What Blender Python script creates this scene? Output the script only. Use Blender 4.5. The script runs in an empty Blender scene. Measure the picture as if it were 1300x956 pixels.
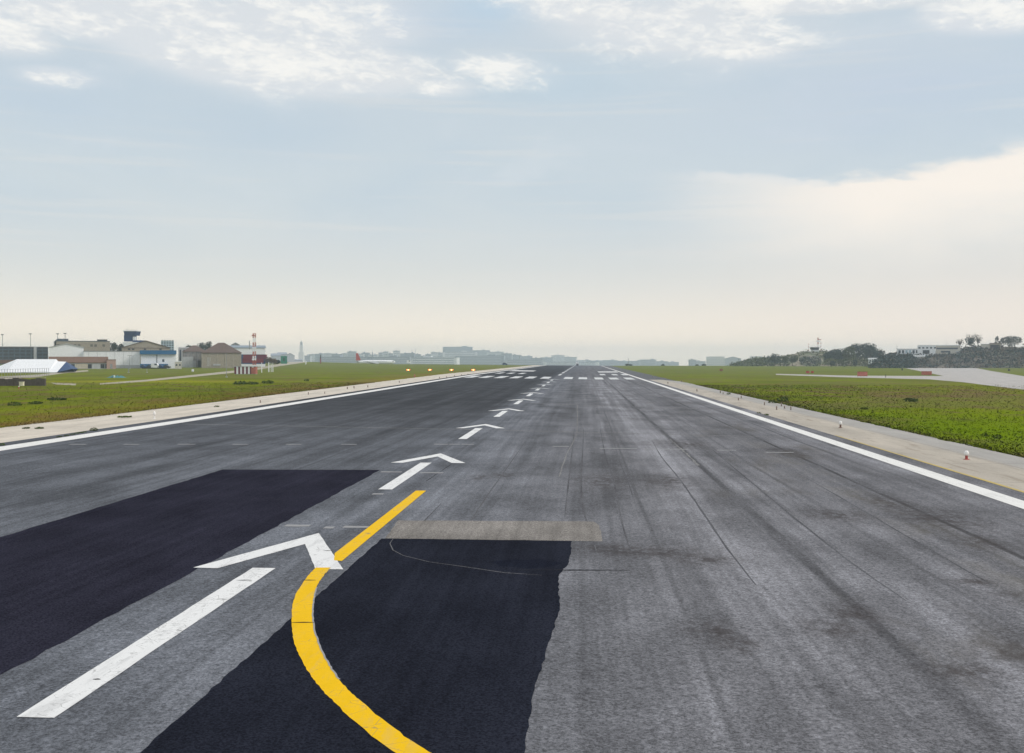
import bpy, bmesh, math, random
from mathutils import Vector
import numpy as np
R = math.radians
rnd = random.Random(7)
sc = bpy.context.scene
C = bpy.context.scene.collection
F = 1300.0; CAM_H = 4.8
YAW = math.atan(91/F); PIT = math.atan(21/F)

# ---------------------------------------------------------------- survey helpers (plan measured off the photograph)
def interp(v, xs, ys):
    return float(np.interp(v, xs, ys))
def tz(x, y):
    f = min(1.0, max(0.0, (5-x)/40.0))
    return (f*interp(y, [80, 300, 860], [0, .62, .35]) + interp(x, [-230, -170, -35], [2.75, 1.1, 0])*interp(y, [300, 860], [0, 1])
            + interp(y, [860, 1000, 1400, 3900], [0, -3.2, -11, -21]))
def ray(px, py):
    x = (px-650)/F; y = (478-py)/F
    fy = math.cos(PIT)+y*math.sin(PIT); fz = -math.sin(PIT)+y*math.cos(PIT)
    return Vector((x*math.cos(YAW)-fy*math.sin(YAW), x*math.sin(YAW)+fy*math.cos(YAW), fz))
def G(px, py):                       # where a sight line meets the ground
    d = ray(px, py); t = 5.0
    while t < 2500:
        if CAM_H+d.z*t < tz(d.x*t, d.y*t): break
        t *= 1.004
    return (d.x*t, d.y*t)
def at(px, D):                       # plan position at depth D
    xc = (px-650)/F*D
    return (xc*math.cos(YAW)-D*math.sin(YAW), xc*math.sin(YAW)+D*math.cos(YAW))
def DG(px, py):                      # depth of the ground point seen there
    x_, y_ = G(px, py); return -x_*math.sin(YAW)+y_*math.cos(YAW)
def hz(py, D): return CAM_H-(py-457)/F*D
def mpp(D): return D/F

# ---------------------------------------------------------------- node helpers
def s2l(c):
    return tuple(((v/255)/12.92 if v/255 <= .04045 else (((v/255)+.055)/1.055)**2.4) for v in c)
class N:
    def __init__(s, tree): s.t = tree; s.n = tree.nodes; s.l = tree.links
    def put(s, sock, v):
        if isinstance(v, bpy.types.NodeSocket): s.l.new(v, sock)
        else:
            if sock.type == 'RGBA' and len(v) == 3: v = tuple(v)+(1,)
            sock.default_value = v
    def m(s, op, a, b=None, c=None, clamp=False):
        n = s.n.new('ShaderNodeMath'); n.operation = op; n.use_clamp = clamp
        s.put(n.inputs[0], a)
        if b is not None: s.put(n.inputs[1], b)
        if c is not None: s.put(n.inputs[2], c)
        return n.outputs[0]
    def add(s, a, b): return s.m('ADD', a, b)
    def sub(s, a, b): return s.m('SUBTRACT', a, b)
    def mul(s, a, b): return s.m('MULTIPLY', a, b)
    def ss(s, x, a, b, lo=0., hi=1.):
        n = s.n.new('ShaderNodeMapRange'); n.interpolation_type = 'SMOOTHSTEP'
        s.put(n.inputs[0], x); s.put(n.inputs[1], float(a)); s.put(n.inputs[2], float(b))
        n.inputs[3].default_value = lo; n.inputs[4].default_value = hi
        return n.outputs[0]
    def lin(s, x, a, b, lo=0., hi=1.):
        n = s.n.new('ShaderNodeMapRange')
        s.put(n.inputs[0], x); n.inputs[1].default_value = a; n.inputs[2].default_value = b
        n.inputs[3].default_value = lo; n.inputs[4].default_value = hi
        return n.outputs[0]
    def mix(s, f, a, b, mode='MIX'):
        n = s.n.new('ShaderNodeMix'); n.data_type = 'RGBA'; n.blend_type = mode; n.clamp_factor = True
        s.put(n.inputs[0], f); s.put(n.inputs[6], a); s.put(n.inputs[7], b)
        return n.outputs[2]
    def noise(s, vec, scale, detail=3, rough=.5, dist=0.):
        n = s.n.new('ShaderNodeTexNoise')
        s.put(n.inputs['Vector'], vec); n.inputs['Scale'].default_value = scale
        n.inputs['Detail'].default_value = detail; n.inputs['Roughness'].default_value = rough
        n.inputs['Distortion'].default_value = dist
        return n.outputs['Fac']
    def vec(s, x, y, z=0.):
        n = s.n.new('ShaderNodeCombineXYZ'); s.put(n.inputs[0], x); s.put(n.inputs[1], y); s.put(n.inputs[2], z)
        return n.outputs[0]
    def sep(s, v):
        n = s.n.new('ShaderNodeSeparateXYZ'); s.put(n.inputs[0], v); return n.outputs
    def gauss(s, x, y, cx, cy, rx, ry, ang=0.):
        dx = s.sub(x, cx); dy = s.sub(y, cy)
        if ang:
            ca, sa = math.cos(ang), math.sin(ang)
            dx, dy = s.add(s.mul(dx, ca), s.mul(dy, sa)), s.sub(s.mul(dy, ca), s.mul(dx, sa))
        a = s.mul(dx, 1/rx); b = s.mul(dy, 1/ry)
        return s.m('EXPONENT', s.mul(s.add(s.mul(a, a), s.mul(b, b)), -1.0))
    def smax(s, lst):
        r = lst[0]
        for q in lst[1:]: r = s.m('MAXIMUM', r, q)
        return r
    def bump(s, h, strength, dist=.02):
        n = s.n.new('ShaderNodeBump'); n.inputs['Strength'].default_value = strength; n.inputs['Distance'].default_value = dist
        s.put(n.inputs['Height'], h); return n.outputs[0]

def new_mat(name):
    m = bpy.data.materials.new(name); m.use_nodes = True
    return m, N(m.node_tree), m.node_tree.nodes['Principled BSDF']
_mats = {}
def M(name, rgb, rough=.7, var=.18, scale=1.5, metal=0.):
    """a painted / built surface: uneven tone, stains running over it"""
    if name in _mats: return _mats[name]
    m, k, b = new_mat(name)
    tc = k.n.new('ShaderNodeTexCoord').outputs['Object']
    x, y, z = k.sep(tc)
    n1 = k.noise(tc, scale, 5, .65); n2 = k.noise(k.vec(k.mul(x, 3.), k.mul(y, 3.), k.mul(z, .5)), scale, 3, .6)
    f = k.lin(k.add(n1, n2), .7, 1.3, 1-var, 1+var)
    col = k.mix(1.0, tuple(rgb)+(1,), k.vec(f, f, f), 'MULTIPLY')
    k.put(b.inputs['Base Color'], col); b.inputs['Roughness'].default_value = rough; b.inputs['Metallic'].default_value = metal
    _mats[name] = m; return m
def emis(name, rgb, st):
    m, k, b = new_mat(name)
    b.inputs['Base Color'].default_value = tuple(rgb)+(1,)
    b.inputs['Emission Color'].default_value = tuple(rgb)+(1,); b.inputs['Emission Strength'].default_value = st
    return m

# ---------------------------------------------------------------- mesh helpers
def link(name, me, mat=None, parent=None):
    o = bpy.data.objects.new(name, me); C.objects.link(o)
    if mat: me.materials.append(mat)
    if parent: o.parent = parent
    return o
def tag(o, label=None, cat=None, group=None, kind=None):
    if label: o['label'] = label
    if cat: o['category'] = cat
    if group: o['group'] = group
    if kind: o['kind'] = kind
    return o
def empty(name, loc, rz=0., label=None, cat=None, group=None):
    o = bpy.data.objects.new(name, None); C.objects.link(o); o.location = loc; o.rotation_euler = (0, 0, rz)
    o.empty_display_size = .5
    return tag(o, label, cat, group)
class MB:
    def __init__(s): s.v = []; s.f = []
    def face(s, pts):
        i = len(s.v); s.v += [tuple(p) for p in pts]; s.f.append(tuple(range(i, i+len(pts)))); return s
    def box(s, x0, x1, y0, y1, z0, z1):
        i = len(s.v)
        s.v += [(x0,y0,z0),(x1,y0,z0),(x1,y1,z0),(x0,y1,z0),(x0,y0,z1),(x1,y0,z1),(x1,y1,z1),(x0,y1,z1)]
        s.f += [tuple(i+q for q in f) for f in ((3,2,1,0),(4,5,6,7),(0,1,5,4),(1,2,6,5),(2,3,7,6),(3,0,4,7))]
        return s
    def prism(s, prof, y0, y1):      # profile in x,z pushed along y
        i = len(s.v); n = len(prof)
        s.v += [(x, y0, z) for x, z in prof]+[(x, y1, z) for x, z in prof]
        s.f.append(tuple(i+q for q in range(n))); s.f.append(tuple(i+n+q for q in reversed(range(n))))
        for q in range(n):
            r = (q+1) % n; s.f.append((i+r, i+q, i+n+q, i+n+r))
        return s
    def prismx(s, prof, x0, x1):     # profile in y,z pushed along x
        i = len(s.v); n = len(prof)
        s.v += [(x0, y, z) for y, z in prof]+[(x1, y, z) for y, z in prof]
        s.f.append(tuple(i+q for q in range(n))); s.f.append(tuple(i+n+q for q in reversed(range(n))))
        for q in range(n):
            r = (q+1) % n; s.f.append((i+r, i+q, i+n+q, i+n+r))
        return s
    def rod(s, p, q, r0, r1=None, n=8):
        r1 = r0 if r1 is None else r1
        p = Vector(p); q = Vector(q); d = (q-p).normalized()
        a = d.orthogonal().normalized(); b = d.cross(a); i = len(s.v)
        for c, r in ((p, r0), (q, r1)):
            for k in range(n):
                t = 2*math.pi*k/n; s.v.append(tuple(c+a*math.cos(t)*r+b*math.sin(t)*r))
        for k in range(n):
            m = (k+1) % n; s.f.append((i+k, i+m, i+n+m, i+n+k))
        s.f.append(tuple(i+k for k in reversed(range(n)))); s.f.append(tuple(i+n+k for k in range(n)))
        return s
    def lathe(s, prof, axis='z', n=14, c=(0,0,0)):   # (r, h) pairs
        i = len(s.v)
        for r, h in prof:
            for k in range(n):
                t = 2*math.pi*k/n; u, w = r*math.cos(t), r*math.sin(t)
                p = (u, w, h) if axis == 'z' else (h, u, w)
                s.v.append((p[0]+c[0], p[1]+c[1], p[2]+c[2]))
        for j in range(len(prof)-1):
            for k in range(n):
                m = (k+1) % n; s.f.append((i+j*n+k, i+j*n+m, i+(j+1)*n+m, i+(j+1)*n+k))
        s.f.append(tuple(i+k for k in reversed(range(n)))); s.f.append(tuple(i+(len(prof)-1)*n+k for k in range(n)))
        return s
    def build(s, name, mat, parent=None, smooth=False, loc=None):
        me = bpy.data.meshes.new(name); me.from_pydata(s.v, [], s.f); me.update()
        bm = bmesh.new(); bm.from_mesh(me); bmesh.ops.recalc_face_normals(bm, faces=bm.faces); bm.to_mesh(me); bm.free()
        if smooth:
            for p in me.polygons: p.use_smooth = True
        o = link(name, me, mat, parent)
        if loc: o.location = loc
        return o

def drape(name, polys, dz, mat, parent=None):
    """flat outlines laid on the ground, cut along the ground's own grid so they follow it"""
    bm = bmesh.new()
    for poly in polys:
        vs = [bm.verts.new((x, y, 0)) for x, y in poly]; bm.faces.new(vs)
    bmesh.ops.triangulate(bm, faces=bm.faces[:])
    xs = [v.co.x for v in bm.verts]; ys = [v.co.y for v in bm.verts]
    for k in list(range(-230, -40, 20))+list(range(-35, 6, 5)):
        if min(xs) < k < max(xs):
            bmesh.ops.bisect_plane(bm, geom=bm.verts[:]+bm.edges[:]+bm.faces[:], plane_co=(k,0,0), plane_no=(1,0,0))
    for k in range(80, 1420, 20):
        if min(ys) < k < max(ys):
            bmesh.ops.bisect_plane(bm, geom=bm.verts[:]+bm.edges[:]+bm.faces[:], plane_co=(0,k,0), plane_no=(0,1,0))
    for v in bm.verts: v.co.z = tz(v.co.x, v.co.y)+dz
    for f in bm.faces:
        f.normal_update()
        if f.normal.z < 0: f.normal_flip()
    me = bpy.data.meshes.new(name); bm.to_mesh(me); bm.free()
    return link(name, me, mat, parent)
def rect(x0, x1, y0, y1): return [(x0,y0),(x1,y0),(x1,y1),(x0,y1)]
def jag(p, q, n, amp, r):
    out = []
    for i in range(n):
        t = i/n; dx, dy = q[0]-p[0], q[1]-p[1]; L = math.hypot(dx, dy); j = (r.random()-.5)*2*amp if i else 0
        out.append((p[0]+dx*t-dy/L*j, p[1]+dy*t+dx/L*j))
    return out
def jagpoly(pts, step, amp, seed=1):
    r = random.Random(seed); out = []
    for i, p in enumerate(pts):
        q = pts[(i+1) % len(pts)]; L = math.hypot(q[0]-p[0], q[1]-p[1])
        out += jag(p, q, max(1, int(L/step)), amp, r)
    return out
def ribbon(pts, w):
    L, Rr = [], []
    for i, p in enumerate(pts):
        a = pts[max(0, i-1)]; b = pts[min(len(pts)-1, i+1)]
        dx, dy = b[0]-a[0], b[1]-a[1]; l = math.hypot(dx, dy) or 1
        ww = w[i] if isinstance(w, (list, tuple)) else w
        L.append((p[0]-dy/l*ww/2, p[1]+dx/l*ww/2)); Rr.append((p[0]+dy/l*ww/2, p[1]-dx/l*ww/2))
    return [[L[i], L[i+1], Rr[i+1], Rr[i]] for i in range(len(pts)-1)]

# ================================================================ CAMERA, LIGHT, SKY
cam = bpy.data.cameras.new('camera'); co = bpy.data.objects.new('camera', cam); C.objects.link(co)
cam.sensor_width = 36; cam.lens = 36.0; cam.clip_end = 30000; cam.clip_start = .1
co.location = (0, 0, CAM_H); co.rotation_euler = (math.pi/2-PIT, 0, YAW)
sc.camera = co
sc.view_settings.view_transform = 'Standard'; sc.view_settings.look = 'None'
sc.view_settings.exposure = .08; sc.view_settings.gamma = 1
sc.cycles.max_bounces = 6; sc.cycles.volume_bounces = 2; sc.cycles.transparent_max_bounces = 8
SUN_AZ, SUN_EL = R(95), R(33)
sl = bpy.data.lights.new('sun', 'SUN'); sl.energy = 1.5; sl.angle = R(14); sl.color = (1, .93, .84)
so = bpy.data.objects.new('sun', sl); C.objects.link(so)
sd = Vector((math.sin(SUN_AZ)*math.cos(SUN_EL), math.cos(SUN_AZ)*math.cos(SUN_EL), math.sin(SUN_EL)))
so.rotation_euler = sd.to_track_quat('Z', 'Y').to_euler(); so.location = sd*200

w = bpy.data.worlds.new('World'); sc.world = w; w.use_nodes = True
k = N(w.node_tree); bg = w.node_tree.nodes['Background']
tc = k.n.new('ShaderNodeTexCoord').outputs['Generated']
dx_, dy_, dz_ = k.sep(tc)
az = k.mul(k.m('ARCTAN2', dx_, dy_), 57.2958); el = k.mul(k.m('ARCSINE', dz_), 57.2958)
def sa(px, py):
    t = math.atan((px-650)/F); return (math.degrees(t-YAW), math.degrees(math.atan((457-py)/F*math.cos(t))))
ram = k.n.new('ShaderNodeValToRGB'); ram.color_ramp.interpolation = 'B_SPLINE'
k.put(ram.inputs[0], k.lin(el, -4, 40))
stops = [(-4,(248,238,222)),(1.0,(250,239,222)),(2.4,(236,230,219)),(4.2,(222,223,219)),(6.5,(214,219,220)),(9,(206,216,221)),(13,(200,212,220)),(20,(203,213,221)),(40,(208,214,222))]
E_ = ram.color_ramp.elements
while len(E_) > 1: E_.remove(E_[-1])
for i, (e, c) in enumerate(stops):
    p = (e+4)/44
    q = E_[0] if i == 0 else E_.new(p)
    q.position = p; q.color = s2l(c)+(1,)
base = ram.outputs[0]
ce = k.add(el, k.mul(az, .05))
v1 = k.vec(k.mul(az, .055), k.mul(ce, .17), .3)
n_low = k.noise(v1, 1.0, 4, .5, .3)
v2 = k.vec(k.mul(az, .16), k.mul(ce, .42), 4.1)
n_mid = k.noise(v2, 1.0, 8, .6, .5)
v3 = k.vec(k.mul(az, .5), k.mul(ce, 1.25), 9.7)
n_fine = k.noise(v3, 1.0, 7, .62, .4)
up = k.ss(el, 4, 11)
col = k.mix(k.mul(k.ss(n_low, .42, .62), k.mul(up, .6)), base, s2l((193,208,219))+(1,))
col = k.mix(k.mul(k.ss(n_mid, .5, .75), k.mul(up, .45)), col, s2l((215,222,227))+(1,))
# thin pale streaks low down
st = k.noise(k.vec(k.mul(az, .06), k.mul(el, 1.6), 2.2), 1.0, 5, .55)
col = k.mix(k.mul(k.mul(k.ss(st, .53, .66), k.ss(el, 2, 6)), .26), col, s2l((228,226,222))+(1,))
# pink-warm low right
wr = k.mul(k.ss(az, -6, 22), k.m('SUBTRACT', 1.0, k.ss(el, 2, 9)))
col = k.mix(k.mul(wr, .5), col, s2l((236,224,216))+(1,))
# cloud bank with a lit under-edge at the right
edge = k.add(k.add(k.ss(az, 5, 12, 10.4, 9.75), k.ss(az, 15, 23, 0., .75)), k.add(k.mul(k.sub(n_fine, .5), 1.0), k.mul(k.sub(n_mid, .5), 2.2)))
below = k.sub(edge, el)
warm = k.mul(k.ss(below, -.25, .55), k.m('SUBTRACT', 1.0, k.ss(below, .9, 6.5)))
warm = k.mul(warm, k.ss(az, 2, 16))
col = k.mix(k.mul(warm, .95), col, s2l((255,245,233))+(1,))
rim = k.mul(k.m('SUBTRACT', 1.0, k.ss(k.m('ABSOLUTE', k.sub(below, .18)), 0, .5)), k.mul(k.ss(az, 4.5, 7.5), k.m('SUBTRACT', 1., k.ss(az, 12, 15))))
col = k.mix(k.mul(rim, .5), col, s2l((238,236,232))+(1,))
# broken bright cloud near the top
blobs = []
for (px, py, rx, ry, a) in [(290,55,8.5,1.9,-.14),(450,88,6.0,1.3,-.12),(120,25,5.,1.1,0),(15,48,2.2,.9,0),(70,100,1.8,.5,0),(640,92,3.0,.9,-.1),(420,25,6,1.4,0),(560,112,2.5,.7,0),
                            (850,40,7.,1.6,-.10),(740,15,6,1.2,-.2),(1000,0,9,.9,0),(930,62,3.5,.7,-.1),(1290,12,4,1,0),(620,-40,9,1.6,0),(250,-60,12,1.5,0),(1000,-80,12,1.8,0)]:
    a_, e_ = sa(px, py); blobs.append(k.gauss(az, el, a_, e_, rx, ry, a))
B = k.smax(blobs)
v4 = k.vec(k.mul(az, 1.1), k.mul(ce, 2.6), 2.7)
n_x = k.noise(v4, 1.0, 7, .65, .6)
tex = k.add(k.add(k.mul(n_mid, .34), k.mul(n_fine, .36)), k.mul(n_x, .30))
bm_ = k.ss(k.add(k.mul(B, .16), tex), .555, .72)
bm_ = k.mul(bm_, k.ss(B, .03, .45))
soft = k.mul(k.ss(k.add(k.mul(B, .5), k.mul(n_low, .9)), .42, .85), k.ss(B, .0, .35))
col = k.mix(k.mul(soft, .7), col, s2l((230,231,232))+(1,))
col = k.mix(k.mul(bm_, .84), col, s2l((252,250,244))+(1,))
# blue openings and grey bellies
for (px, py, rx, ry, f, c) in [(612,18,2.6,1.1,.6,(184,208,226)),(530,30,4,1.,.45,(190,207,224)),(60,125,4.,1.6,.5,(189,206,221)),(330,170,6,1.3,.5,(190,206,219)),(700,110,6,1.5,.4,(184,206,220)),(1150,110,7,2.2,.45,(192,205,222)),(1000,170,8,2,.3,(198,209,222))]:
    a_, e_ = sa(px, py)
    g = k.mul(k.gauss(az, el, a_, e_, rx, ry), k.lin(n_mid, .3, .7, .6, 1.4))
    col = k.mix(k.mul(k.mul(g, f), k.m('SUBTRACT', 1., k.mul(bm_, .8))), col, s2l(c)+(1,))
sky = k.n.new('ShaderNodeTexSky'); sky.sky_type = 'NISHITA'; sky.sun_disc = False
sky.sun_elevation = SUN_EL; sky.sun_rotation = SUN_AZ
skc = k.mix(1.0, sky.outputs[0], (.1,.1,.1,1), 'MULTIPLY')
tot = k.mix(.93, skc, col)
ov = k.ss(el, 21, 48, 0., 1.); tot = k.mix(1., tot, k.mix(ov, (1.,1.,1.,1.), (1.62,1.50,1.36,1.)), 'MULTIPLY')  # unseen sky overhead brightened and warmed to add light on the ground
tot = k.mix(1., tot, k.mix(k.ss(el, 0., 5.5), (1.17,1.13,1.10,1.), (1.,1.,1.,1.)), 'MULTIPLY')
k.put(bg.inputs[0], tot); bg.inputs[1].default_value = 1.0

# ================================================================ GROUND MATERIALS
def wpos(k):
    tc = k.n.new('ShaderNodeNewGeometry').outputs['Position']; return tc, k.sep(tc)
# ---- grass
GR, k, b = new_mat('grass_ground')
P, (x, y, z) = wpos(k)
nl = k.noise(P, .035, 5, .6); nm = k.noise(k.vec(k.mul(x, .16), k.mul(y, .09), 0.), 1., 8, .70); nf = k.noise(P, 2.2, 5, .7)
nb = k.noise(k.vec(k.mul(x, .02), k.mul(y, .02), 3.), 1., 5, .62)
c = k.mix(k.ss(nl, .38, .62), (.110,.142,.009,1), (.170,.205,.009,1))
c = k.mix(k.mul(k.ss(nm, .49, .60), .85), c, (.150,.110,.050,1))
c = k.mix(k.mul(k.ss(nb, .46, .58), .5), c, (.165,.155,.055,1))
lush = k.mul(k.mul(k.ss(x, 20, 26), k.m('SUBTRACT', 1., k.ss(k.add(y, k.mul(nm, 40)), 85, 140))), .8)
c = k.mix(k.mul(lush, k.lin(nf, .3, .7, 1.2, .6)), c, (.135,.215,.001,1))
dk = k.noise(k.vec(k.mul(x, .35), k.mul(y, .16), 31.), 1., 6, .7); c = k.mix(k.mul(k.ss(dk, .54, .68), .5), c, (.065,.090,.010,1))
c = k.mix(k.mul(k.ss(nf, .50, .72), .38), c, (.08,.10,.014,1))
rust = k.mul(k.mul(k.ss(x, -56, -43), k.m('SUBTRACT', 1., k.ss(x, -43, -36))), k.ss(nm, .36, .56))
c = k.mix(k.mul(rust, .65), c, (.20,.125,.035,1))
bnd = k.mul(k.mul(k.gauss(y, 0., 152, 0., 26, 1e9), k.ss(x, 30, 45)), k.ss(nm, .42, .54)); c = k.mix(k.mul(bnd, .8), c, (.165,.115,.055,1))
yel = k.mul(k.gauss(x, y, -92, 205, 28, 12), k.ss(nf, .4, .6)); c = k.mix(k.mul(yel, .8), c, (.38,.36,.02,1))
c = k.mix(k.mul(k.ss(y, 170, 420), .55), c, (.135,.162,.045,1))
k.put(b.inputs['Base Color'], c); b.inputs['Roughness'].default_value = .95
b.inputs['Specular IOR Level'].default_value = 0.
k.put(b.inputs['Normal'], k.bump(nf, .25, .1))
# ---- runway asphalt
AS, k, b = new_mat('worn_asphalt')
P, (x, y, z) = wpos(k)
wob = k.mul(k.sub(k.noise(k.vec(k.mul(x, .3), k.mul(y, .03), 0.), 1., 3, .5), .5), 1.2)
xw = k.add(x, wob)
st1 = k.noise(k.vec(k.mul(xw, .9), k.mul(y, .012), 0.), 1., 5, .62)
st2 = k.noise(k.vec(k.mul(xw, 3.4), k.mul(y, .03), 5.), 1., 4, .6)
blot = k.noise(k.vec(k.mul(x, .35), k.mul(y, .16), 1.), 1., 6, .62)
grain = k.noise(P, 22., 3, .8); grain2 = k.noise(P, 7., 4, .7)
val = k.lin(st1, .34, .66, .74, 1.26)
val = k.mul(val, k.lin(st2, .34, .66, .86, 1.14))
val = k.mul(val, k.lin(blot, .36, .64, .70, 1.28))
val = k.mul(val, k.lin(grain, .36, .64, .50, 1.55))
val = k.mul(val, k.lin(grain2, .36, .64, .82, 1.18))
# older dark surfacing on the far left half, rubber deposits in the middle distance
leftd = k.mul(k.m('SUBTRACT', 1., k.ss(k.add(x, k.mul(wob, 2.)), -9.6, -6.5)), k.ss(k.add(y, k.mul(k.sub(blot, .5), 40)), 42, 120))
val = k.mul(val, k.sub(1., k.mul(leftd, .56)))
farl = k.mul(k.m('SUBTRACT', 1., k.ss(x, -9.6, -8)), 1.)
val = k.mul(val, k.sub(1., k.mul(farl, .22)))
rub = k.mul(k.gauss(xw, y, -1.4, 150, 1.9, 110), k.lin(st2, .35, .65, .3, 1.2))
val = k.mul(val, k.sub(1., k.mul(rub, .38)))
rub2 = k.mul(k.gauss(xw, y, 9.5, 110, 1.6, 45), k.lin(st1, .4, .6, .0, 1.1))
val = k.mul(val, k.sub(1., k.mul(rub2, .40)))
rub3 = k.mul(k.gauss(xw, y, 1.3, 45, .7, 12), k.lin(st2, .35, .65, .3, 1.2))
val = k.mul(val, k.sub(1., k.mul(rub3, .40)))
farm = k.ss(y, 230, 330)
val = k.mul(val, k.sub(1., k.mul(farm, .25)))
# paler wheel-polished lanes
pale = k.smax([k.gauss(xw, y, 3.6, 60, 1.0, 60), k.mul(k.gauss(xw, y, 3.5, 190, 2.4, 90), .8)])
val = k.mul(val, k.add(1., k.mul(pale, .30)))
# paving-lane seams
for sx, sw, sd_ in [(10.6,.07,.6),(5.25,.10,.55),(1.9,.04,.3),(-12.5,.06,.3),(-18.8,.07,.3),(-24.6,.06,.25),(7.7,.05,.25),(12.6,.06,.3)]:
    ln = k.m('SUBTRACT', 1., k.ss(k.m('ABSOLUTE', k.sub(k.add(x, k.mul(wob, .25)), sx)), sw*.5, sw*2.2))
    val = k.mul(val, k.sub(1., k.mul(k.mul(ln, sd_), k.ss(blot, .35, .55))))
c = k.mix(k.ss(x, -9, 4), (.118,.126,.146,1), (.152,.152,.167,1))
f3 = k.vec(val, val, val)
c = k.mix(1., c, f3, 'MULTIPLY')
pl = k.m('SUBTRACT', 1., k.ss(k.m('ABSOLUTE', k.sub(k.add(x, k.mul(wob, .25)), 5.55)), .06, .22))
c_pale = k.mul(pl, k.m('SUBTRACT', 1., k.ss(y, 25, 60)))
val = k.mul(val, k.add(1., k.mul(c_pale, .45)))
# oil and mud stains
sb = []
for (px, py, rx, ry) in [(608,607,.5,1.),(636,605,.5,1.1),(760,612,1.1,2.6),(800,700,1.6,.8),(850,703,1.2,.7),(900,712,.8,.7),(1085,780,.5,.9),(1060,800,.6,.7),(1225,855,.7,.5),(1290,830,.8,.7),
                         (905,803,.45,.7),(940,818,.35,.6),(1190,660,1.4,2.6),(1130,640,.8,2.2),(1060,655,1.2,1.3),(1245,690,.7,1.3),(1240,740,.5,.5),(870,565,1.7,3.),(1030,520,2.2,5.),(1000,575,1.5,4),(850,612,1.,2.4),(1290,760,.6,.6)]:
    gx, gy = G(px, py); sb.append(k.gauss(x, y, gx, gy, rx, ry))
S = k.mul(k.smax(sb), k.ss(k.noise(k.vec(k.mul(x, 1.3), k.mul(y, .8), 8.), 2.4, 8, .75), .36, .60))
c = k.mix(k.mul(S, .75), c, (.040,.033,.032,1))
bb = k.mul(k.gauss(xw, y, 9.6, 20, .7, 45), k.ss(blot, .42, .58)); c = k.mix(k.mul(bb, .6), c, (.085,.076,.060,1))
br = k.mul(k.ss(k.noise(k.vec(k.mul(x, .30), k.mul(y, .09), 17.), 1., 5, .65), .54, .70), k.ss(x, 1, 7))
c = k.mix(k.mul(br, .42), c, (.088,.078,.064,1))
k.put(b.inputs['Base Color'], c)
b.inputs['Roughness'].default_value = .9; b.inputs['Specular IOR Level'].default_value = .06
k.put(b.inputs['Normal'], k.bump(k.add(grain, k.mul(grain2, .6)), .5, .012))
# ---- fresh asphalt
def fresh(name, rgb):
    m, k, b = new_mat(name); P, (x, y, z) = wpos(k)
    g = k.noise(P, 26., 3, .8); l = k.noise(k.vec(k.mul(x, .5), k.mul(y, .25), 3.), 1., 5, .6); s_ = k.noise(k.vec(k.mul(x, 5.), k.mul(y, .06), 0.), 1., 3, .5)
    v = k.mul(k.mul(k.lin(g, .36, .64, .5, 1.55), k.lin(l, .3, .7, .75, 1.3)), k.lin(s_, .3, .7, .88, 1.12))
    k.put(b.inputs['Base Color'], k.mix(1., rgb+(1,), k.vec(v, v, v), 'MULTIPLY'))
    b.inputs['Roughness'].default_value = .95; b.inputs['Specular IOR Level'].default_value = 0.
    k.put(b.inputs['Normal'], k.bump(g, .5, .01)); return m
FR = fresh('fresh_asphalt', (.022,.022,.034)); FR2 = fresh('fresh_asphalt_warm', (.016,.018,.027))
SEAL = fresh('dark_joint', (.03,.03,.035)); PALEP = fresh('pale_asphalt', (.195,.182,.172)); ASH = fresh('shoulder_asphalt', (.125,.128,.135))
# ---- concrete
def concrete(name, rgb, stain):
    m, k, b = new_mat(name); P, (x, y, z) = wpos(k)
    g = k.noise(P, 9., 4, .75); l = k.noise(k.vec(k.mul(x, .5), k.mul(y, .12), 3.), 1., 6, .65); s_ = k.noise(k.vec(k.mul(x, 1.8), k.mul(y, .2), 9.), 1., 5, .65)
    v = k.mul(k.lin(g, .3, .7, .85, 1.15), k.lin(l, .3, .7, .8, 1.16))
    c = k.mix(1., rgb+(1,), k.vec(v, v, v), 'MULTIPLY')
    c = k.mix(k.mul(k.ss(s_, .52, .70), stain), c, (rgb[0]*.55, rgb[1]*.5, rgb[2]*.44, 1))
    if name == 'stained_concrete': c = k.mix(k.mul(k.ss(x, 18.8, 19.8), .8), c, k.mix(1., (.315,.305,.295,1), k.vec(v, v, v), 'MULTIPLY'))
    jy = k.m('ABSOLUTE', k.sub(k.m('FRACT', k.mul(y, 1/7.5)), .5))
    jx = k.m('ABSOLUTE', k.sub(x, 19.3)); jx2 = k.m('ABSOLUTE', k.sub(x, -37.6))
    j = k.smax([k.m('SUBTRACT', 1., k.ss(jy, .004, .012)), k.m('SUBTRACT', 1., k.ss(jx, .02, .07)), k.m('SUBTRACT', 1., k.ss(jx2, .03, .08))])
    c = k.mix(k.mul(j, .45), c, (.12,.11,.10,1))
    k.put(b.inputs['Base Color'], c); b.inputs['Roughness'].default_value = .85
    return m
CONL = concrete('pale_concrete', (.56,.50,.425), .4); CONR = concrete('stained_concrete', (.40,.355,.30), .7)
CONT = concrete('taxiway_concrete', (.40,.375,.36), .12)
EARTH = concrete('dusty_track', (.36,.32,.25), .4)
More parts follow.
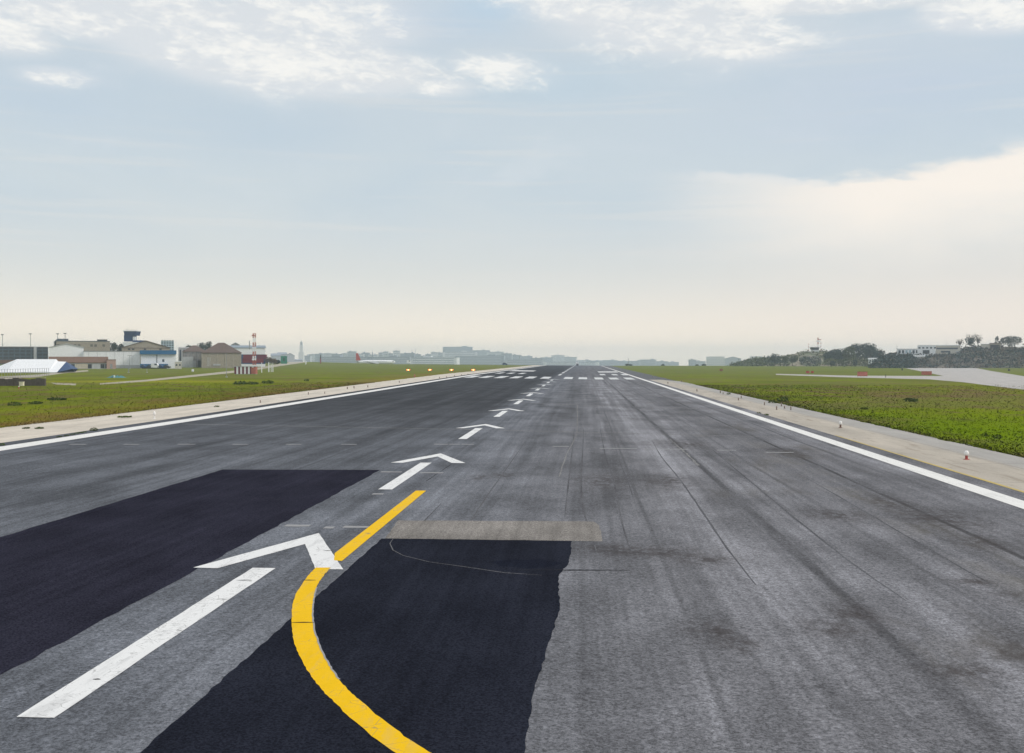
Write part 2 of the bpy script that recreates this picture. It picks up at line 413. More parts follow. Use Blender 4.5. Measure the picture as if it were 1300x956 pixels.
# ---- paint
def paint(name, rgb, wear=.25):
    m, k, b = new_mat(name); P, (x, y, z) = wpos(k)
    g = k.noise(P, 14., 5, .75); l = k.noise(k.vec(k.mul(x, 2.), k.mul(y, .6), 2.), 1., 5, .65)
    v = k.mul(k.lin(g, .3, .7, .93, 1.05), k.lin(l, .3, .7, .93, 1.05))
    c = k.mix(1., rgb+(1,), k.vec(v, v, v), 'MULTIPLY')
    c = k.mix(k.mul(k.ss(k.add(k.mul(g, .65), k.mul(l, .35)), .53, .62), wear), c, (.20,.20,.20,1))
    sm = k.noise(k.vec(k.mul(x, 3.5), k.mul(y, .5), 6.), 1., 4, .6); c = k.mix(k.mul(k.ss(sm, .50, .66), wear*.5), c, (.30,.30,.31,1))
    ck = k.n.new('ShaderNodeTexVoronoi'); ck.feature = 'DISTANCE_TO_EDGE'; ck.inputs['Scale'].default_value = 2.6; k.put(ck.inputs['Vector'], k.vec(x, y, 0.))
    c = k.mix(k.mul(k.mul(k.ss(ck.outputs['Distance'], .004, .016, 1., 0.), k.ss(l, .48, .56)), .55), c, (.14,.14,.14,1))
    k.put(b.inputs['Base Color'], c); b.inputs['Roughness'].default_value = .8; b.inputs['Specular IOR Level'].default_value = .1; return m
WP = paint('white_paint', (.74,.74,.745), .55); WPW = paint('worn_white_paint', (.30,.30,.31), .9); YP = paint('yellow_paint', (.80,.48,.003), .28)
YPT = paint('thin_yellow_paint', (.52,.40,.14), .6); WE = paint('edge_white_paint', (.76,.75,.735), .35)
WPF = paint('far_white_paint', (.62,.63,.64), .4)

# ================================================================ GROUND, RUNWAY
xs = [-3900,-2500,-1500,-1000,-600,-400,-300]+list(range(-230, -40, 20))+list(range(-35, 6, 5))+[30,60,120,200,350,600,1000,1500,2500,3900]
ys = [-3900,-2500,-1200,-500,-200,-60,0,40]+list(range(80, 1420, 20))+[1600,2000,2600,3200,3900]
me = bpy.data.meshes.new('ground')
vs = [(x, y, tz(x, y)) for y in ys for x in xs]; nx = len(xs)
fs = [(j*nx+i, j*nx+i+1, (j+1)*nx+i+1, (j+1)*nx+i) for j in range(len(ys)-1) for i in range(nx-1)]
me.from_pydata(vs, [], fs); me.update()
tag(link('ground', me, GR), kind='structure')

rw = drape('runway', [rect(-33.5, 15.85, -60, 1180)], .020, AS); tag(rw, kind='structure')
rs = random.Random(3)
ROY = 250
sh = drape('shoulder_right', [[(15.85,-60),(15.85,ROY)]+jagpoly([(18.4,ROY),(18.4,ROY-.1)],1,0)[:1]+[(18.4,ROY),(21.6,ROY-18)][1:]+jag((21.6,ROY-18),(21.6,-60),220,.28,rs)+[(21.6,-60)]], .012, CONR); tag(sh, kind='structure')
sh = drape('shoulder_right_asphalt', [[(15.85,ROY),(15.85,1180),(22.2,1180)]+jag((22.2,1180),(21.3,ROY-18),90,.25,rs)+[(21.3,ROY-18),(18.4,ROY)]], .010, ASH); tag(sh, kind='structure')
sh = drape('shoulder_left', [[(-33.5,1180),(-33.5,-60),(-41.3,-60)]+jag((-41.3,-60),(-41.0,1180),700,.3,rs)+[(-41.0,1180)]], .012, CONL); tag(sh, kind='structure')

def mark(name, polys, mat=WP, dz=.030, label=None):
    o = drape(name, polys, dz, mat, rw)
    if label: o['label'] = label
    return o
mark('edge_line', [rect(14.05, 14.88, -60, 1100)], WE, label='bright white line along the right edge of the runway')
mark('edge_line', [rect(-32.05, -30.55, -60, 1100)], WE, label='broad white line along the left edge of the runway')
mark('shoulder_line', ribbon([(15.86, -60), (15.86, 20), (15.88, 45), (15.9, 66)], [.2,.2,.18,.12]), YPT, label='thin yellow line between runway and right shoulder')
# displaced-threshold arrows
AX = -7.28
for i in range(10):
    a = 27.72+24.15*i
    m_ = WP if i < 6 else WPF
    hl = [(-8.95+.0, a-4.82), (AX, a), (-5.46, a-4.78), (-6.10, a-4.80), (-7.20, a-1.68), (-8.37, a-4.86)]
    mark('arrow_head', [jagpoly(hl, .25, .007, i) if i < 3 else hl], m_, label='white open arrowhead on the runway centreline')
    mark('arrow_stem', [rect(-7.56, -7.04, a-14.6, a-4.75)] if i else [jagpoly([(-7.56, a-14.6), (-7.04, a-14.6), (-7.04, a-4.75), (-7.58, a-4.75)], .4, .008, 4)], m_)
for u in [-28.7,-25.1,-21.2,-17.4,-13.6,-9.7,-3.9,-.2,3.9,7.7,11.6]:
    mark('threshold_bar', [rect(u-1.1, u+1.1, 252, 278)], WPF)
mark('threshold_line', [rect(-30.4, 14.0, 246.5, 247.1)], WPW)
for u in [-27.2,-23.6,-20.0,6.2,10.1,13.2]:
    mark('touchdown_bar', [rect(u-.95, u+.8, 322, 348)], WPF)
for u0, u1 in [(-29,-19.5),(5.7,13.4)]:
    mark('aiming_bar', [rect(u0, u1, 395, 425)], WP)
for i in range(12):
    mark('centreline_dash', [rect(-7.75, -6.95, 305+50*i, 337+50*i)], WPF)
# faint ghost ticks
for (px, py, wd) in [(99,565,.5),(167,565,.45),(237,565,.5),(305,565,.45),(373,565,.45),(443,565,.45),(497,600,.45),(548,601,.5),(560,565,.4),(577,565,.3),(594,565,.35),
                     (712,567.5,.45),(845,571,1.2),(785,570,1.0),(922,572.5,.5),(990,575,.7),(378,669,.36),(418,671,.14),(452,670.5,.36),(480,628,.2),(634,546,.0)]:
    if wd:
        gx, gy = G(px, py); mark('worn_tick', [jagpoly([(gx-wd, gy-.18), (gx+wd, gy-.16), (gx+wd, gy+.14), (gx-wd, gy+.16)], .25, .05, int(px))], WPW, .028)
# patches of newer asphalt
mark('asphalt_patch', [jagpoly([(-15.65,-20),(-8.8,-20),(-8.8,43.9),(-15.7,43.6)], .5, .035, 5)], FR, .026, 'dark fresh asphalt rectangle left of the white arrows')
mark('asphalt_patch', [jagpoly([(-5.4,-20),(-.75,-20),(-.72,14.5),(-.45,19.5),(-.55,22.5),(-.34,24.2),(-.3,27.0),(-5.38,27.0)], .25, .022, 6)], FR2, .026, 'dark fresh asphalt square beside the yellow curve')
mark('pale_patch', [jagpoly([(-5.3,27.05),(.50,27.0),(.46,29.6),(.30,30.3),(-5.5,30.1)], .5, .03, 8)], PALEP, .025, 'pale worn strip of asphalt behind the dark square')
JL_ = fresh('scratch_grey', (.14,.14,.15))
# stain and scratch over the dark square
sx_, sy_ = G(668, 717)
mark('oil_stain', [[(sx_+.78*math.cos(t)*(1+.10*math.sin(3*t)+.05*math.sin(11*t)), sy_+.5*math.sin(t)*(1+.12*math.sin(7*t)+.1*math.cos(5*t))) for t in [i*math.pi/30 for i in range(60)]]], fresh('oil_black', (.012,.014,.023)), .029)
scr = [G(*p) for p in [(500,684),(495,692),(499,700),(512,707),(545,715),(590,722),(640,729),(688,733)]]
mark('scratch', ribbon(scr, [.01,.02,.03,.02,.025,.035,.03,.01]), JL_, .031)
# yellow lead-on line
ye = [G(*p) for p in [(534.5,624),(427.5,713.5)]]
mark('yellow_line', [[G(528,624), G(541,624), G(434,714), G(424,713.5), G(425,704)]], YP, .032, 'straight far part of the yellow guide line')
Lp = [(401,722.5),(386,740),(372.5,765),(370.5,793),(374,820),(387,848),(400,868),(421,892),(462,930),(510,966)]
Rp = [(420,722.5),(404.5,742),(397.5,765),(397,793),(404,820),(417.5,848),(432,868),(456,892),(502,930),(556,966)]
def cr(P_, n=6):
    out = []
    for i in range(len(P_)-1):
        p0 = P_[max(0,i-1)]; p1 = P_[i]; p2 = P_[i+1]; p3 = P_[min(len(P_)-1,i+2)]
        for j in range(n):
            t = j/n; out.append(tuple(.5*(2*p1[q]+(p2[q]-p0[q])*t+(2*p0[q]-5*p1[q]+4*p2[q]-p3[q])*t*t+(-p0[q]+3*p1[q]-3*p2[q]+p3[q])*t**3) for q in (0,1)))
    return out+[P_[-1]]
ry = random.Random(9)
LL = [(G(*p)[0]+ry.uniform(-.007,.007), G(*p)[1]) for p in cr(Lp, 10)]; RR = [(G(*p)[0]+ry.uniform(-.007,.007), G(*p)[1]) for p in cr(Rp, 10)]
mark('yellow_line', [[LL[i], LL[i+1], RR[i+1], RR[i]] for i in range(len(LL)-1)], YP, .032, 'near curving part of the yellow guide line')
mark('worn_edge', ribbon([(p[0]+.012, p[1]) for p in RR[13:60]], .03), WPW, .034)
for (xa, xb, yy) in [(383,401,739.5),(370,400,793.5)]:
    p, q = G(xa, yy), G(xb, yy)
    mark('saw_cut', ribbon([p, ((p[0]+q[0])/2, (p[1]+q[1])/2+.01), q], [.015,.06,.015]), SEAL, .037)
for (xa, xb, yy) in [(300,320,739),(410,422,701),(650,800,726),(118,128,866)]:
    p, q = G(xa, yy), G(xb, yy); mark('saw_cut', ribbon([p, ((p[0]+q[0])/2, (p[1]+q[1])/2+.01), q], [.01,.05,.01]), SEAL, .036)
# transverse joints and long cracks
def crack(pts, w_, mat_, seed, jit=.12, step=1.2):
    r = random.Random(seed); out = []
    for i in range(len(pts)-1):
        L = math.hypot(pts[i+1][0]-pts[i][0], pts[i+1][1]-pts[i][1]); n = max(1, int(L/step))
        for j in range(n):
            t = j/n; out.append((pts[i][0]+(pts[i+1][0]-pts[i][0])*t+(r.random()-.5)*jit, pts[i][1]+(pts[i+1][1]-pts[i][1])*t+(r.random()-.5)*jit))
    out.append(pts[-1])
    mark('joint', ribbon(out, [w_*(.5+r.random()) for _ in out]), mat_, .024)
JL = fresh('pale_joint', (.19,.188,.19))
crack([(-30,74.5),(-8,70.0),(-4.8,69.1),(11.4,64.6),(14,64)], .22, JL, 1)
crack([(-7.6,114),(2,107),(12.1,101),(14,100)], .3, JL, 2)
crack([(-.66,108),(-.55,90),(-.41,67)], .05, JL, 3, .06, 3)
crack([(-.44,66),(-.9,50),(-1.0,42)], .05, JL, 4, .06, 2)
crack([G(850,558),G(870,575),G(887,592)], .10, JL, 5, .05, .6)
crack([(-6.0,48),(-6.2,40)], .03, SEAL, 6, .05, .7)
crack([(4.5,200),(4.5,248)], .1, SEAL, 9, .1, 5)
crack([G(650,725),G(775,725.5),G(800,726)], .035, SEAL, 11, .01, .3)

TYM = fresh('rubbered_asphalt', (.108,.108,.118))
for i, (pts, w_) in enumerate([([(762,545),(769,581),(778,607),(783,633),(791,670),(800,700)],.07),([(741,545),(740,568),(738,612),(740,646),(748,672),(757,700)],.07),([(729,545),(727,568),(721,620),(717,657)],.06),
                               ([(828,560),(840,581),(861,607),(876,628),(897,659),(925,700),(960,745)],.07),([(775,545),(786,585),(797,612),(806,640)],.05),([(668,560),(640,600),(612,640),(590,675)],.05),([(560,640),(530,672),(505,700)],.05),
                               ([(905,572),(950,610),(1010,660),(1080,715),(1150,765)],.07),([(1010,600),(1080,640),(1165,690),(1260,745)],.06)]):
    q = [G(*p) for p in cr(pts, 5)]; n_ = len(q)
    mark('tyre_mark', ribbon(q, [w_*(.35+.65*math.sin(math.pi*(j+.5)/n_))*(1+.25*math.sin(j*2.1)) for j in range(n_)]), TYM, .0235)
# taxiway at the right, tracks at the left
tx = [(985,474.7),(1080,477.0),(1198,477.4),(1150,467.6),(1112,464.9),(1345,464.9),(1345,466.3),(1300,466.4),(1236,466.8),(1258,471),(1300,477.8),(1345,486),(1345,502),(1300,494.8),(1263,490.5),(1224,485.5),(1180,481.7),(1080,479.3),(985,475.9)]
def seg(p, n=4):
    out = []
    for i, a in enumerate(p):
        b_ = p[(i+1) % len(p)]
        out += [(a[0]+(b_[0]-a[0])*j/n, a[1]+(b_[1]-a[1])*j/n) for j in range(n)]
    return out
tag(drape('taxiway', [[G(*p) for p in seg(tx)]], .015, CONT), kind='structure')
def trackpoly(up_, dn_): return [G(*p) for p in seg(up_+dn_[::-1], 3)]
tag(drape('dirt_track', [trackpoly([(127,486.6),(185,482.2),(245,476),(300,470.3),(330,466.3),(355,461.8),(385,458.2)], [(127,488.4),(185,484.4),(245,478.6),(300,473),(330,469),(357,464.5),(392,459.6)])], .012, EARTH), kind='structure')
tag(drape('dirt_track', [[G(*p) for p in [(64,486),(97,487.3),(96,489.3),(72,488.4)]]], .012, EARTH), kind='structure')
tag(drape('path', [trackpoly([(-30,479.5),(0,478.2),(50,475.4),(78,472.2),(112,469.8)], [(-30,484),(0,482.2),(50,478.5),(80,474),(112,471.6)])], .012, EARTH), kind='structure')

# grass blades over the nearer verges
def blades(name, n, seed, xr, yr):
    r = np.random.RandomState(seed)
    yy = np.exp(r.uniform(math.log(yr[0]), math.log(yr[1]), n)); lo = np.minimum(abs(xr[0]), abs(xr[1])); hi = np.maximum(abs(xr[0]), abs(xr[1]))
    t = r.uniform(0, 1, n)**2.2; xx = (lo+(hi-lo)*t)*(1 if xr[0] > 0 else -1)
    h = r.uniform(.03, .09, n)*(1+1.5*(r.uniform(0, 1, n) > .96)); wd = r.uniform(.02, .06, n)*np.clip(yy/80, 1, 3)
    a = r.uniform(0, math.pi, n); lean = r.normal(0, .05, (n, 2))
    z = np.array([tz(p, q) for p, q in zip(xx, yy)])
    v = np.zeros((n, 3, 3)); v[:, 0] = np.stack([xx-np.cos(a)*wd, yy-np.sin(a)*wd, z], 1); v[:, 1] = np.stack([xx+np.cos(a)*wd, yy+np.sin(a)*wd, z], 1)
    v[:, 2] = np.stack([xx+lean[:, 0], yy+lean[:, 1], z+h], 1)
    me = bpy.data.meshes.new(name); me.vertices.add(n*3); me.vertices.foreach_set('co', v.reshape(-1))
    me.loops.add(n*3); me.loops.foreach_set('vertex_index', np.arange(n*3, dtype=np.int32))
    me.polygons.add(n); me.polygons.foreach_set('loop_start', np.arange(0, n*3, 3, dtype=np.int32))
    me.update(calc_edges=True); me.validate()
    me.polygons.foreach_set('use_smooth', np.ones(n, dtype=bool)); me.normals_split_custom_set([(0, 0, 1)]*(n*3))
    return tag(link(name, me, GR), kind='stuff')
blades('grass', 60000, 1, (21.5, 110), (44, 200))
blades('grass', 60000, 2, (-41.0, -150), (52, 200))

# ================================================================ VEGETATION
def leafmat(name, rgb):
    m, k, b = new_mat(name); P, _ = wpos(k)
    n = k.noise(P, .5, 4, .7); v = k.lin(n, .3, .7, .6, 1.45)
    k.put(b.inputs['Base Color'], k.mix(1., rgb+(1,), k.vec(v, v, v), 'MULTIPLY')); b.inputs['Roughness'].default_value = .9
    b.inputs['Specular IOR Level'].default_value = .1
    return m
LF = {'dark': leafmat('dark_foliage', (.044,.066,.062)), 'mid': leafmat('mid_foliage', (.065,.085,.045)), 'olive': leafmat('olive_foliage', (.11,.12,.06)),
      'brown': leafmat('dry_twigs', (.145,.122,.10)), 'gr': leafmat('weed_leaves', (.060,.088,.016))}
BARK = M('bark', (.11,.09,.07), .9)
def leaves(name, lobes, n, size, mat, parent, r):
    vs, fs = [], []
    tot = sum(l[3]*l[4]*l[5] for l in lobes)
    for (cx, cy, cz, rx, ry, rz) in lobes:
        for _ in range(int(n*rx*ry*rz/tot)+3):
            while True:
                p = Vector((r.uniform(-1,1), r.uniform(-1,1), r.uniform(-1,1)))
                if .25 < p.length < 1: break
            p = p.normalized()*(p.length**.35)*(1+.12*r.uniform(-1, 1))
            c_ = Vector((cx+p.x*rx, cy+p.y*ry, cz+p.z*rz))
            a = Vector((r.gauss(0,1), r.gauss(0,1), r.gauss(0,1))).normalized(); b2 = a.orthogonal().normalized(); c2 = a.cross(b2)
            s = size*r.uniform(.5, 1.4); i = len(vs)
            vs += [tuple(c_+b2*s), tuple(c_+c2*s*.7), tuple(c_-b2*s*.9+a*s*.2), tuple(c_-c2*s*.6)]; fs.append((i,i+1,i+2,i+3))
    me = bpy.data.meshes.new(name); me.from_pydata(vs, [], fs); me.update()
    return link(name, me, mat, parent)
def tree(px0, px1, ytop, ybase, D, kind, label, cat='tree', name='tree', style='round', group=None, n=700, zb=None):
    r = random.Random(int(px0*13+ytop)); cx = (px0+px1)/2
    X, Y = at(cx, D); zb = hz(ybase, D) if zb is None else zb; H = hz(ytop, D)-zb; W = (px1-px0)*mpp(D)
    root = empty(name, (X, Y, zb), r.uniform(0, 6), label, cat, group)
    tr = MB(); ch = {'round': .28, 'pine': .5, 'tall': .2, 'bush': .05, 'bare': .35, 'cypress': .08, 'airy': .3}[style]
    tr.rod((0,0,-.5), (.02*H, 0, H*(ch+.2)), max(.12, H*.03), max(.06, H*.018))
    for q in range(5):
        a = q*1.26+r.random(); tr.rod((.01*H, 0, H*ch*r.uniform(.7, 1.2)), (math.cos(a)*W*.3, math.sin(a)*W*.3, H*r.uniform(ch+.2, .85)), H*.014, H*.005, 5)
    lobes = []
    if style == 'pine':
        lobes = [(0,0,H*.60,W*.47,W*.47,H*.38)]+[(math.cos(a)*W*.27, math.sin(a)*W*.27, H*r.uniform(.55,.75), W*.24, W*.24, H*.24) for a in [i*1.05 for i in range(6)]]
    elif style == 'cypress': lobes = [(0,0,H*.5,W*.45,W*.45,H*.5)]
    elif style == 'bush':
        lobes = [(0,0,H*.42,W*.48,W*.48,H*.5)]+[(math.cos(a)*W*.28, math.sin(a)*W*.28, H*r.uniform(.4,.65), W*.24, W*.24, H*.32) for a in [i*.9 for i in range(7)]]
    elif style in ('bare', 'airy'):
        for q in range(60):
            a = r.uniform(0, 6.3); e = r.uniform(.3, 1); tr.rod((0,0,H*r.uniform(.3,.6)), (math.cos(a)*W*.48*e, math.sin(a)*W*.48*e, H*r.uniform(.6, 1.0)), .06, .02, 4)
        lobes = [(math.cos(a)*W*.3, math.sin(a)*W*.3, H*r.uniform(.5,.85), W*.18, W*.18, H*.14) for a in [i*.7 for i in range(9)]]
        n = int(n*(.07 if style == 'bare' else .45))
    else:
        cz = ch+.38
        for q in range(9 if style == 'round' else 11):
            a = r.uniform(0, 6.3); e = r.uniform(.1, .34); lobes.append((math.cos(a)*W*e, math.sin(a)*W*e, H*r.uniform(ch+.08, .86), W*r.uniform(.2,.3), W*r.uniform(.2,.3), H*r.uniform(.13,.2)))
        lobes.append((0,0,H*.62,W*.3,W*.3,H*.3))
    tr.build('trunk', BARK, root)
    leaves('crown', lobes, n, max(.22, mpp(D)*.75), LF[kind], root, r)
    return root

# ================================================================ BUILDING HELPERS
WHITE = M('white_render', (.80,.81,.83), .8, .10); CREAM = M('cream_render', (.52,.49,.43)); TAN = M('tan_stone', (.33,.29,.235), .9, .25)
BROWN = M('brown_tile', (.115,.080,.068), .9, .3); BRICK = M('red_brown_tile', (.15,.085,.058), .9, .25); BGREY = M('blue_grey_wall', (.075,.105,.135), .9, .45, .8)
DARK = M('dark_opening', (.030,.036,.045), .4); GLASS = M('window_glass', (.06,.08,.10), .2, .1); BLUE = M('blue_fascia', (.010,.115,.26), .5, .15)
NAVY = M('navy_cladding', (.012,.050,.150), .5, .2); MAR = M('maroon_steel', (.24,.035,.055), .6, .25); GREY = M('grey_steel', (.28,.29,.31), .5, .15, metal=.2)
LGREY = M('pale_grey_render', (.42,.43,.44)); RED = M('red_paint', (.48,.06,.05), .5, .15); PINK = M('pink_render', (.42,.28,.24)); ORANGE = M('orange_red_panel', (.40,.125,.09), .7, .4, 3.)
BEIGE = M('beige_door', (.48,.43,.35)); CANVAS = M('white_canvas', (.82,.83,.86), .6, .06); TEAL = M('teal_tarpaulin', (.07,.20,.22), .9, .35); GREENP = M('green_steel', (.03,.20,.14), .5)
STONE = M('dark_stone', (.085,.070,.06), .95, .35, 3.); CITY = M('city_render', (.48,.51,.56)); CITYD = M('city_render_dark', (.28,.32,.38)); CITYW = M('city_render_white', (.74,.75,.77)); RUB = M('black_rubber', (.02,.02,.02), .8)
PBLUE = M('pale_blue_glass', (.38,.48,.55), .3)

def bld(name, px0, px1, ytop, ybase, D, depth, wall, label, cat='building', group=None, roof=None, rmat=None, rh=0., rz=None, wins=None, wmat=None, parapet=True, sink=1.5):
    """frontage px0..px1 seen at depth D; ytop is the eaves; roof: None|gable|gablefront|hip"""
    cx = (px0+px1)/2; th = math.atan((650-cx)/F); W = (px1-px0)*mpp(D)*math.cos(th); H = hz(ytop, D)-hz(ybase, D)
    X, Y = at(cx, D); rz = YAW+th if rz is None else rz
    root = empty(name, (X, Y, hz(ybase, D)), rz, label, cat, group)
    b_ = MB()
    if roof == 'gablefront': b_.prism([(-W/2,-sink),(W/2,-sink),(W/2,H),(0,H+rh),(-W/2,H)], 0, depth)
    else: b_.box(-W/2, W/2, 0, depth, -sink, H)
    b_.build('wall', wall, root)
    o_ = .35
    if roof == 'gable':
        MB().prismx([(-o_,H-.1),(depth/2,H+rh),(depth+o_,H-.1),(depth+o_,H+.12),(depth/2,H+rh+.25),(-o_,H+.12)], -W/2-o_, W/2+o_).build('roof', rmat, root)
        for sx in (-W/2+.02, W/2-.3): MB().prismx([(.05,H),(depth-.05,H),(depth/2,H+rh-.1)], sx, sx+.28).build('gable', wall, root)
    elif roof == 'gablefront':
        MB().prism([(-W/2-o_,H-.15),(0,H+rh+.02),(W/2+o_,H-.15),(W/2+o_,H+.1),(0,H+rh+.3),(-W/2-o_,H+.1)], -o_, depth+o_).build('roof', rmat or wall, root)
    elif roof == 'hip':
        r_ = MB(); k_ = min(W*.42, depth*.5)
        a = (-W/2-o_,-o_,H); b2 = (W/2+o_,-o_,H); c2 = (W/2+o_,depth+o_,H); d2 = (-W/2-o_,depth+o_,H); e = (-W/2+k_,depth/2,H+rh); f = (W/2-k_,depth/2,H+rh)
        r_.face([a,b2,f,e]).face([b2,c2,f]).face([c2,d2,e,f]).face([d2,a,e]).face([d2,c2,b2,a]); r_.build('roof', rmat, root)
    elif parapet:
        MB().box(-W/2-.12, W/2+.12, -.12, depth+.12, H, H+max(.3, mpp(D)*.5)).build('roof', rmat or wall, root)
    if wins:
        n_, rows, ww, wh, z0, dzw = wins
        for j in range(rows):
            for i in range(n_):
                wx = -W/2+(i+.5)*W/n_
                w_ = MB().box(wx-ww/2, wx+ww/2, -.06, .1, z0+j*dzw, z0+j*dzw+wh).build('window', wmat or GLASS, root)
    root['_w'] = W; root['_h'] = H
    return root, W, H
def add(root, name, mat, *boxes):
    m = MB()
    for bx in boxes: m.box(*bx)
    return m.build(name, mat, root)

# ================================================================ LEFT SIDE, near to far
# low stone wall + railing fence + white box
p0 = G(-25, 490); p1 = G(57, 490); 
wd = math.hypot(p1[0]-p0[0], p1[1]-p0[1]); ang = math.atan2(p1[1]-p0[1], p1[0]-p0[0])
o = empty('stone_wall', (p0[0], p0[1], tz(*p0)), ang, 'low dark brown stone wall at the far left of the grass', 'wall')
m_ = MB(); r = random.Random(2); n = 14
for i in range(n): m_.box(wd*i/n, wd*(i+1)/n-.02, 0, .5+r.random()*.1, -.3, 1.25+r.uniform(-.12, .12))
m_.build('masonry', STONE, o); 
m_ = MB()
for i in range(9): m_.box(wd*i/9, wd*(i+1)/9-.03, -.04, .62, 1.38, 1.47)
m_.build('coping', TAN, o)
g0 = G(30, 490.5); o = empty('marker_box', (g0[0], g0[1]-.6, tz(*g0)), ang, 'small cream box in front of the low dark stone wall', 'box')
add(o, 'cabinet', M('cream_box', (.72,.66,.50)), (-.35,.35,-.25,.25,.1,.75)); add(o, 'lid', M('box_lid', (.6,.56,.45)), (-.4,.4,-.3,.3,.75,.82))
g0 = G(24, 494); o = empty('marker_post', (g0[0], g0[1], tz(*g0)), 0, 'short red marker left of the cream box', 'marker')
MB().rod((0,0,0), (0,0,.35), .09, .07).build('post', RED, o); MB().rod((0,0,.35), (0,0,.45), .12, .05).build('cap', WHITE, o)
p0 = G(-20, 481.5); p1 = G(62, 477)
wd = math.hypot(p1[0]-p0[0], p1[1]-p0[1]); ang = math.atan2(p1[1]-p0[1], p1[0]-p0[0])
o = empty('railing_fence', (p0[0], p0[1], tz(*p0)), ang, 'thin grey railing fence behind the low stone wall', 'fence')
for i in range(26):
    MB().rod((wd*i/25,0,-.8), (wd*i/25,0,2.2), .05, .05, 5).build('post', GREY, o)
for zz in (.4, 1.3, 2.1): MB().rod((0,.03,zz), (wd,.03,zz), .025, .025, 5).build('rail', GREY, o)

# white tent
D = 330; cx, cy = at(40, D); zb = hz(474, D); u_ = mpp(D)
o = empty('canvas_tent', (cx, cy, zb), YAW, 'long low white canvas tent with sloping ends', 'tent')
def Q(px, py): return ((px-40)*u_, hz(py, D)-zb)
m_ = MB()
rp = [Q(-28,471), Q(10,456), Q(61,456), Q(63,458.8), Q(74,459.2)]
top = [(x_, z_) for x_, z_ in rp]
for i in range(len(rp)-1):
    (xa, za), (xb, zb2) = rp[i], rp[i+1]
    m_.face([(xa,6,za),(xb,6,zb2),(xb,-1,max(0,.35)),(xa,-1,.35)] if i else [(xa,6,za),(xb,6,zb2),(xb,-1,.35),(xa,-1,.3)])
    m_.face([(xa,6,za),(xb,6,zb2),(xb,13,.4),(xa,13,.4)])
m_.build('canopy', CANVAS, o)
m_ = MB(); (xa, za) = Q(74,459.2); (xb, zb2) = Q(86,468.6); (xc, zc) = Q(72, 468)
m_.face([(xa,6,za-.05),(xb,3,zb2),(xb,8,zb2),(xa,13,.4)]).face([(xa,6,za-.05),(xb,3,zb2),(xc,-.9,.3)]).face([(xc,-.9,.3),(xa,6,za-.1),(xa,12.8,.35)])
m_.build('end_flap', NAVY, o)
m_ = MB()
for i in range(9): m_.rod(((-60+i*14)*u_*.85+4, -1.05, -.7), ((-60+i*14)*u_*.85+4, -1.05, .45), .07, .07, 6)
add(o, 'skirt', M('grey_canvas', (.50,.52,.55)), (Q(-28,0)[0], Q(72,0)[0], -1.02, -.98, -.8, .32))

# brown-roofed low house with doors
o, W, H = bld('stable_block', 63, 137, 460.5, 468, 432, 9, LGREY, 'low grey building with red-brown tiled roof and dark doorways', roof='gable', rmat=BRICK, rh=2.3)
for px in (93, 113, 128, 133.5):
    xx = (px-100)*mpp(432); add(o, 'door', DARK, (xx-.75, xx+.75, -.08, .1, .1, 1.9))
add(o, 'gate', BEIGE, (-4.0*mpp(432), 10.5*mpp(432), -.1, .1, 0, 2.0))
o, W, H = bld('outbuilding', 135.4, 147.2, 457.2, 468, 436, 6, PINK, 'small flat pinkish outbuilding against the long white shed', rmat=BRICK)
add(o, 'door', GREY, (-.5, .5, -.05, .1, 0, 2.))
# white gabled hangar and long white shed
o, W, H = bld('gabled_hangar', 63, 106.5, 441, 468, 455, 26, WHITE, 'tall white hangar with shallow gable behind the brown roof', roof='gablefront', rmat=LGREY, rh=1.5)
add(o, 'gutter', GREY, (-W/2-.05, W/2+.05, -.12, -.01, H-6.2, H-6.05))
o, W, H = bld('long_shed', 106.6, 178, 446.5, 468, 457, 18, WHITE, 'long plain white shed with flat roof line', rmat=GREY)
for i in range(7): add(o, 'downpipe', LGREY, (-W/2+2+i*3.6, -W/2+2.1+i*3.6, -.1, -.01, 0, H-.2))
add(o, 'plinth', LGREY, (-W/2, W/2, -.05, -.01, -.5, 1.6))
# lamp pole before the white wall
def pole(px, y0, y1, D, label, name='pole', mat=GREY, r0=.09, head=None, cat='pole', group=None, hw=.5):
    X, Y = at(px, D); z0 = hz(y1, D); o = empty(name, (X, Y, z0), YAW, label, cat, group); h = hz(y0, D)-z0
    MB().rod((0,0,-1), (0,0,h), r0, r0*.7, 7).build('shaft', mat, o)
    MB().box(-.25, .25, -.25, .25, -1, .15).build('base', LGREY, o)
    if head == 'flood':
        m = MB(); m.box(-hw, hw, -.12, .12, h-.25, h-.05); m.build('crossbar', mat, o)
        for s in (-1, -.3, .4, 1): MB().box(s*hw-.22, s*hw+.22, -.4, .05, h-.1, h+.35).build('floodlight', GREY, o)
    elif head == 'lamp': MB().box(-.9, .9, -.12, .12, h-.05, h+.12).build('lamp_head', GREY, o)
    return o
pole(164.8, 451.5, 468.5, 440, 'slim grey pole before the long white shed', r0=.12, head='lamp', name='lamp_post')
pole(163.2, 465, 473, DG(163.2, 473), 'short stub of pipe standing in grass by the shed', r0=.14)
pole(287.6, 448.5, 479, DG(287.6, 479), 'thin pole with white lower half left of the striped shelter', r0=.07, mat=GREY, name='marker_pole')
X, Y = at(287.6, 284.9)
